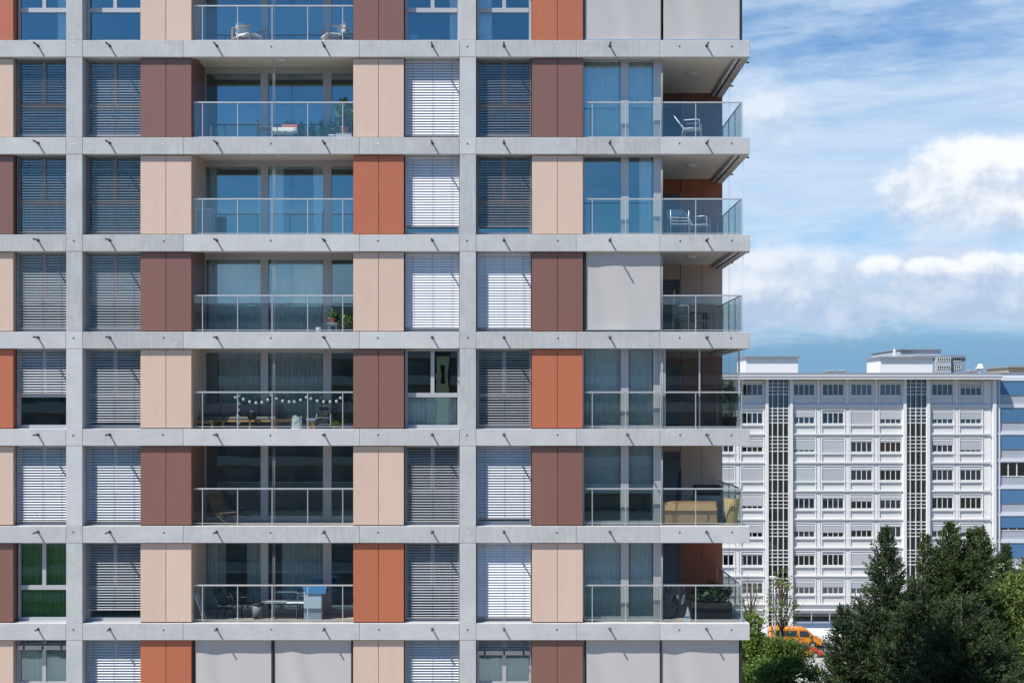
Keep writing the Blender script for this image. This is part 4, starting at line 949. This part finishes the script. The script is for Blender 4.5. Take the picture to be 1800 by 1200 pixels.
for i in range(6):
    for x, w_, y_ in ((1645.5, 23, -.86), (1677.5, 11, -.06), (1628, 9, -.06)):
        o = bx('window', INT, TB, tx(x), YT + y_, tz(635 + 14*i), tx(x + w_), YT + y_ + .05, tz(629.5 + 14*i)); L = (tx(x + w_) - tx(x)) / 2
        n = int(w_ / 3.5)
        bx('frame', WTRIM, o, -L, -.06, -.46, L, -.03, -.32)
        for k in range(n + 1): bx('mullion', WTRIM, o, -L + 2*L*k/n - .1, -.06, -.319, -L + 2*L*k/n + .1, -.03, .42)
# ------------------------------------------------------------------ the building across the street, behind the viewer (seen mirrored in the panes)
OB = thing('opposite_apartment_block', 'long taupe apartment block across the street, mirrored in the lower panes', 'building', (0, 0, 0))
OM = mat('taupe_render', (.19, .175, .165), .85, var=.08, nscale=.4); OMD = mat('opposite_band', (.28, .265, .255), .8)
YO = -96.0; ZO = 34.0
bx('wall', OM, OB, -62, YO - 12, 0, 60, YO, ZO); bx('parapet', OMD, OB, -62.3, YO - 12.3, ZO + .001, 60.3, YO + .4, ZO + .9)
bx('stair_tower', mat('pale_yellow_render', (.60, .55, .30), .85), OB, -8.4, YO + .001, 20, -7.1, YO + 1.6, 29.3); bx('stair_window', INT, OB, -7.9, YO + 1.601, 26.3, -7.45, YO + 1.65, 28.4)
wm = boxmesh('window', 2.2, .08, 1.4, 0, mat('opposite_glass', (.08, .085, .09), .6))
for i in range(11):
    z = 3.0 + i * 2.9
    bx('balcony', OMD, OB, -62, YO + .002, z, -8.6, YO + 1.3, z + 1.0); bx('balcony', OMD, OB, -6.9, YO + .002, z, 60, YO + 1.3, z + 1.0)
    if i >= 4:
        for j in range(24): obj('window', wm, None, OB, (-58 + j * 5.0, YO + .05, z + 1.75))

LP = thing('street_lamp', 'pale street lamp standing in front of the left grid-screened stairwell', 'street lamp', (wx(1362, 104), 104 - D0, 0)); hz = wz(1015, 104)
obj('pole', MB().tube([(0, 0, 0), (0, 0, hz * .7), (0, 0, hz)], [.09, .07, .045], 8), STEEL, LP); bx('lamp_head', WTRIM, LP, -.45, -.16, hz, .28, .16, hz + .14, .05)
# ------------------------------------------------------------------ trees
def mesh_np(name, V, F):
    me = bpy.data.meshes.new(name); n = len(V); m = len(F); k = F.shape[1]
    me.vertices.add(n); me.vertices.foreach_set('co', V.astype(np.float32).ravel())
    me.loops.add(m * k); me.loops.foreach_set('vertex_index', F.astype(np.int32).ravel())
    me.polygons.add(m); me.polygons.foreach_set('loop_start', np.arange(0, m * k, k, dtype=np.int32)); me.polygons.foreach_set('loop_total', np.full(m, k, dtype=np.int32))
    me.update(calc_edges=True); return me
def unit(a): return a / np.maximum(np.linalg.norm(a, axis=-1, keepdims=True), 1e-9)
def leaf_quads(C, A, L, Wd, R):
    """rhomb leaves: centres C, axes A, lengths L, widths Wd"""
    n = len(C); Sd = unit(np.cross(A, R.randn(n, 3)))
    V = np.stack([C, C + A * L[:, None] * .45 + Sd * Wd[:, None], C + A * L[:, None], C + A * L[:, None] * .45 - Sd * Wd[:, None]], 1).reshape(-1, 3)
    return V, np.arange(4 * n).reshape(n, 4)
def conifer(label, px, py_top, d, wpx_base, seed, m, density=1.0, shape=.78, group='dark conifers before the white block', extra=(), rise=.62, zmin=.0):
    """boughs sweep out and up from the stem, each a plume of needle sprays; extra: side leaders (dx, dy, height share, radius share, start share, count share)"""
    R = np.random.RandomState(seed); top = P(px, py_top, d); H = top.z; Rb = wpx_base / 2 * d / FP
    t = thing('conifer', label, 'tree', (top.x, top.y, 0), 0, group)
    tr = MB(); tr.tube([(0, 0, 0), (.05, 0, H * .4), (0, 0, H * .8), (0, 0, H * .985)], [.26, .15, .06, .02], 8); obj('trunk', tr, BARKM, t)
    Cs, As, Ls, Ws = [], [], [], []; br = MB()
    for (ox, oy, hs, rs, zs, ds) in [(0, 0, 1, 1, 0, 1)] + list(extra):
        Hh = H * hs; z0 = max(.8, H * zs, H * zmin); nb = int(430 * density * ds)
        if rs < 1: tr2 = MB(); tr2.tube([(ox * .3, oy * .3, H * zs), (ox, oy, Hh * .97)], [.08, .02], 5); obj('side_leader', tr2, BARKM, t)
        for i in range(nb):
            q_ = ((i + R.rand()) / nb) ** .8; tz_ = z0 + (Hh - .15 - z0) * q_           # height of the bough tip
            u_ = max(.0, (Hh - tz_) / H)
            reach = Rb * rs * (u_ ** shape) * (.60 + .42 * R.rand()) * (1.28 if R.rand() < .10 else 1) + .10
            a = R.rand() * 6.283; k_up = rise * (.6 + .7 * R.rand()) + (.8 * (1 - min(1, u_ * 7)))
            dz_ = min(reach * k_up, tz_ - .4) ; base = np.array([ox, oy, tz_ - dz_])
            hor = np.array([math.cos(a), math.sin(a), 0]); sidev = np.array([-math.sin(a), math.cos(a), 0])
            Lb = math.hypot(reach, dz_)
            def pt(g): return base + hor * reach * g + np.array([0, 0, dz_ * (.55 * g + .45 * g * g)])
            if i % 2 == 0: br.tube([tuple(pt(0)), tuple(pt(.5)), tuple(pt(.9))], [.035, .02, .006], 4, False)
            ns = max(5, int(Lb / .115))
            for k in range(ns):
                g_ = .10 + .90 * (k + R.rand()) / ns; c = pt(g_)
                fwd = unit(pt(min(1, g_ + .05)) - pt(g_ - .05))
                ang = R.rand() * 6.283; rad = sidev * math.cos(ang) + np.cross(fwd, sidev) * math.sin(ang) * .55
                sd = unit(fwd * .95 + rad * .85 + np.array([0, 0, .08])); tl = (1.12 - g_) ** .8 * Lb * .27 * (.6 + .7 * R.rand()) + .14
                nt_ = max(4, int(tl / .055)); q = np.linspace(.02, 1, nt_)
                pc = c + sd * (tl * q)[:, None] + R.randn(nt_, 3) * .02
                for w_ in range(2):
                    Cs.append(pc); As.append(unit(sd + R.randn(nt_, 3) * .45)); Ls.append(.15 * (.7 + .6 * R.rand(nt_))); Ws.append(.030 * (.7 + .6 * R.rand(nt_)))
    C = np.concatenate(Cs); A = np.concatenate(As); L = np.concatenate(Ls); Wd = np.concatenate(Ws)
    V, F = leaf_quads(C, A, L, Wd, R)
    print('conifer quads', len(F))
    me = mesh_np('crown', V, F); me.materials.append(m); tag(obj('crown', me, None, t), kind='stuff'); obj('branches', br, BARKM, t)
    return t
def broadleaf(label, px, py_top, d, wpx, hpx, seed, m, n, size, clumps=60, group='light green trees by the road', sparse=False, name='broadleaf_tree', dens=1.0):
    R = np.random.RandomState(seed); top = P(px, py_top, d); H = top.z; rx = wpx / 2 * d / FP; hc = hpx * d / FP; zc = H - hc / 2
    t = thing(name, label, 'tree', (top.x, top.y, 0), 0, group)
    tr = MB(); tr.tube([(0, 0, 0), (.1, 0, H * .3), (-.05, .05, H * .6), (0, 0, H * .9)], [.22, .17, .1, .03], 8); obj('trunk', tr, BARKM, t)
    cl = []
    while len(cl) < clumps:
        p = R.rand(3) * 2 - 1; q = (p ** 2).sum()
        if q > 1 or (q < .12 and R.rand() < .7): continue
        k = 1 - .35 * max(0, p[2])
        cl.append([p[0] * rx * k, p[1] * rx * k, zc + p[2] * hc / 2 * .97])
    cl = np.array(cl); br = MB()
    for c in cl[:: 1 if sparse else 2]:
        z = max(H * .15, c[2] - (.35 + .3 * R.rand()) * math.hypot(c[0], c[1]) - 1.0); b0 = (0, 0, z); mid = (c[0] * .5, c[1] * .5, (z + c[2]) / 2 - .1)
        br.tube([b0, mid, tuple(c), tuple(c + (c - np.array(mid)) * .35)], [.05, .03, .015, .005], 4, False)
    obj('branches', br, BARKM, t)
    idx = R.randint(0, len(cl), n); rad = (rx * .30) * (.6 + .8 * R.rand(len(cl)))
    off = R.randn(n, 3) * .5; off *= rad[idx][:, None]; off[:, 2] *= .7
    C = cl[idx] + off; A = unit(R.randn(n, 3) + unit(off) * .8 + np.array([0, 0, -.25])); L = size * (.6 + .8 * R.rand(n)); Wd = L * .36
    V, F = leaf_quads(C, A, L, Wd, R); me = mesh_np('crown', V, F); me.materials.append(m); tag(obj('crown', me, None, t), kind='stuff')
    return t
CON = mat('conifer_needles', (.055, .088, .034), .65, spec=.3, island=.5, trans=.28)
CON2 = mat('cypress_needles', (.080, .122, .038), .65, spec=.3, island=.5, trans=.28)
LGT = mat('spring_leaves', (.16, .24, .045), .55, spec=.3, island=.45, trans=.45)
LG2 = mat('fresh_leaves', (.125, .20, .042), .55, spec=.3, island=.5, trans=.45)
conifer('dark conifer with a single pointed top left of the others', 1557, 923, 70, 450, 3, CON, density=1.05, shape=.98)
conifer('dense conifer with the highest broad top, middle of the group', 1672, 914, 76, 560, 5, CON2, density=1.3, shape=.95, extra=[(-1.6, 0, .955, .42, .5, .3), (1.1, -.3, .975, .42, .5, .3)])
conifer('dense conifer right behind the broad-topped one, slightly lower top', 1722, 922, 80, 450, 8, CON2, density=1.1, shape=.93, extra=[(1.7, 0, .93, .45, .5, .35), (2.9, -.4, .88, .5, .4, .35)])
conifer('dark low conifer in front between the two tall tops', 1612, 1012, 66, 420, 9, CON, density=.9)
conifer('short dark conifer at the left foot of the group', 1482, 1060, 66, 230, 11, CON, density=.7)
conifer('dark conifer at the bottom centre filling the front of the group', 1690, 1040, 60, 600, 13, CON, density=1.0, shape=.7)
broadleaf('yellow-green leafy tree at the right edge of the picture', 1812, 985, 78, 230, 330, 21, mat('olive_leaves', (.15, .21, .05), .6, spec=.3, island=.5, trans=.4), 42000, .17, 110)
broadleaf('light green tree rising beside the corner of the building', 1334, 1054, 68, 112, 380, 23, LGT, 38000, .17, 80)
broadleaf('rounded green tree below the orange van', 1379, 1120, 64, 142, 260, 25, LG2, 62000, .14, 110)
broadleaf('sparse young tree with bare twigs in front of the left stairwell', 1374, 985, 72, 60, 150, 27, LGT, 700, .12, 34, sparse=True)
broadleaf('thin bare-twigged tree beside the building corner above the light green tree', 1320, 1005, 70, 46, 110, 29, LGT, 120, .12, 16, sparse=True)

# ------------------------------------------------------------------ vehicles
ORG = mat('orange_paint', (.72, .24, .012), .3, spec=.5, coat=.6); TYRE = mat('tyre_rubber', (.02, .02, .022), .85); CARGL = mat('car_glass', (.015, .018, .02), .06, spec=.9); REDP = mat('red_paint', (.55, .03, .015), .3, coat=.6)
PLAST = mat('black_bumper', (.03, .03, .034), .6); HEADL = mat('headlight', (.6, .62, .65), .15, metal=.3); TAILL = mat('tail_light', (.35, .01, .01), .3)
def body_mesh(side, halfw, tumble, z_belt, name):
    """vehicle hull: side outline (x, z) carried across the width, narrowing above the belt line"""
    bm = bmesh.new(); n = len(side); rings = []
    for fy_ in (-1, -.93, -.6, 0, .6, .93, 1):
        ring = []
        for (x, z) in side:
            k = max(0, z - z_belt); hw2 = halfw - k * tumble
            inset = .06 if abs(fy_) == 1 else 0
            xm = (side[0][0] + side[n // 2][0]) / 2
            ring.append(bm.verts.new((x * (1 - .012 * (abs(fy_) == 1)), fy_ * hw2, z - inset * .25 * (z > z_belt + .3))))
        rings.append(ring)
    for a, b_ in zip(rings, rings[1:]):
        for i in range(n): bm.faces.new((a[i], a[(i+1) % n], b_[(i+1) % n], b_[i]))
    bm.faces.new(rings[0][::-1]); bm.faces.new(rings[-1]); bmesh.ops.recalc_face_normals(bm, faces=bm.faces)
    for f in bm.faces: f.smooth = len(f.verts) == 4
    me = bpy.data.meshes.new(name); bm.to_mesh(me); bm.free(); return me
def arch(cx, r, n=7): return [(cx + r * math.cos(a), .32 + r * math.sin(a)) for a in np.linspace(0, math.pi, n)]
def wheel(parent, x, y, r=.34, s_=1):
    o = obj('wheel', MB().lathe([(.2, -.1), (r * .95, -.1), (r, -.06), (r, .06), (r * .95, .1), (.2, .1)], 24), TYRE, parent, (x, y, r), (math.radians(90), 0, 0))
    obj('rim', MB().lathe([(0, .07), (.06, .1), (.19, .085), (.215, .10), (.215, -.05)], 24), STEEL, o, (0, 0, .0), (0 if s_ < 0 else math.pi, 0, 0)); return o
van = thing('orange_van', 'orange passenger van with dark windows parked before the white block', 'van', ((1397 - 905) * 122.5 / FP, 122.5 - D0, 0))
side = [(2.52, .35), (2.5, .75), (2.38, .95), (1.72, 1.22), (1.02, 1.86), (.75, 1.94), (-2.2, 1.97), (-2.44, 1.85), (-2.5, 1.1), (-2.5, .35), (-1.95, .3)] + arch(-1.55, .40)[::-1] + [(-1.0, .28), (1.1, .28)] + arch(1.55, .40)[::-1] + [(2.0, .3)]
hull = obj('body', body_mesh(side, .95, .13, 1.05, 'body'), ORG, van)
for s_ in (-1, 1):
    wheel(van, 1.55, s_ * .86, s_=s_); wheel(van, -1.55, s_ * .86, s_=s_)
    for (poly, nm) in (([(-2.2, 1.22), (-1.15, 1.22), (-1.15, 1.74), (-2.12, 1.76)], 'side_window'), ([(-1.09, 1.22), (.02, 1.22), (.02, 1.72), (-1.09, 1.74)], 'side_window'), ([(.28, 1.20), (1.62, 1.12), (1.0, 1.70), (.28, 1.72)], 'front_side_window')):
        vs = []
        for x, z in poly:
            hw2 = .95 - max(0, z - 1.05) * .13 + .012; vs.append((x, s_ * hw2, z))
        vs2 = [(x, y - s_ * .05, z) for x, y, z in vs]
        obj(nm, MB().add(vs + vs2, [(0, 1, 2, 3), (7, 6, 5, 4)] + [(i, (i+1) % 4, (i+1) % 4 + 4, i + 4) for i in range(4)]), CARGL, van)
    for x in (.14, -1.12): bx('door_gap', PLAST, van, x - .012, s_*.953 - .004, .45, x + .012, s_*.953 + .004, 1.18)
    bx('side_moulding', PLAST, van, -1.05, s_*.965 - .012, .55, 1.05, s_*.965 + .012, .62); bx('door_handle', PLAST, van, .2, s_*.97 - .015, 1.0, .36, s_*.97 + .015, 1.05)
    for q in (-.55, -.33, .55): bx('marking', PLAST, van, q, s_*.962 - .004, .84, q + .14, s_*.962 + .004, .96)
    bx('mirror', ORG, van, 1.22, s_*1.08 - .1, 1.16, 1.36, s_*1.08 + .1, 1.40, .03)
    o = bx('headlight', HEADL, van, 2.16, s_*.74 - .16, .82, 2.47, s_*.74 + .16, 1.0, .04); bx('tail_light', TAILL, van, -2.52, s_*.82 - .08, .95, -2.44, s_*.82 + .08, 1.5, .02)
ws = MB(); ws.add([(1.70, -.80, 1.25), (1.70, .80, 1.25), (1.05, .70, 1.85), (1.05, -.70, 1.85)], [(0, 1, 2, 3)]); ws.v = [(x + .012, y, z + .012) for x, y, z in ws.v]; obj('windscreen', ws, CARGL, van)
bx('front_bumper', PLAST, van, 2.20, -.92, .28, 2.62, .92, .66, .08); bx('rear_bumper', PLAST, van, -2.6, -.92, .3, -2.42, .92, .55, .05)
red = thing('red_car', 'red car with a grey windscreen half hidden by the rounded tree', 'car', ((1405 - 905) * 117.5 / FP, 117.5 - D0, 0), 0)
side = [(2.05, .3), (2.02, .62), (1.9, .74), (1.05, .92), (.35, 1.38), (.1, 1.44), (-1.1, 1.44), (-1.85, 1.05), (-2.05, .95), (-2.08, .3), (-1.65, .28)] + arch(-1.3, .34)[::-1] + [(-.9, .26), (.9, .26)] + arch(1.3, .34)[::-1] + [(1.65, .28)]
obj('body', body_mesh(side, .86, .28, .9, 'body'), REDP, red)
for s_ in (-1, 1):
    wheel(red, 1.3, s_*.78, .31, s_); wheel(red, -1.3, s_*.78, .31, s_)
    vs = [(x, s_ * (.86 - max(0, z - .9) * .28 + .012), z) for x, z in ((-1.6, 1.02), (.85, .97), (.28, 1.34), (-1.1, 1.36))]
    obj('side_window', MB().add(vs + [(x, y - s_*.05, z) for x, y, z in vs], [(0, 1, 2, 3), (7, 6, 5, 4)] + [(i, (i+1) % 4, (i+1) % 4 + 4, i + 4) for i in range(4)]), CARGL, red)
    bx('headlight', HEADL, red, 1.80, s_*.62 - .15, .58, 1.99, s_*.62 + .15, .72, .03)
obj('windscreen', MB().add([(1.06, -.74, .945), (1.06, .74, .945), (.37, .66, 1.40), (.37, -.66, 1.40)], [(0, 1, 2, 3)]), CARGL, red)
bx('front_bumper', REDP, red, 1.9, -.84, .28, 2.14, .84, .55, .05)
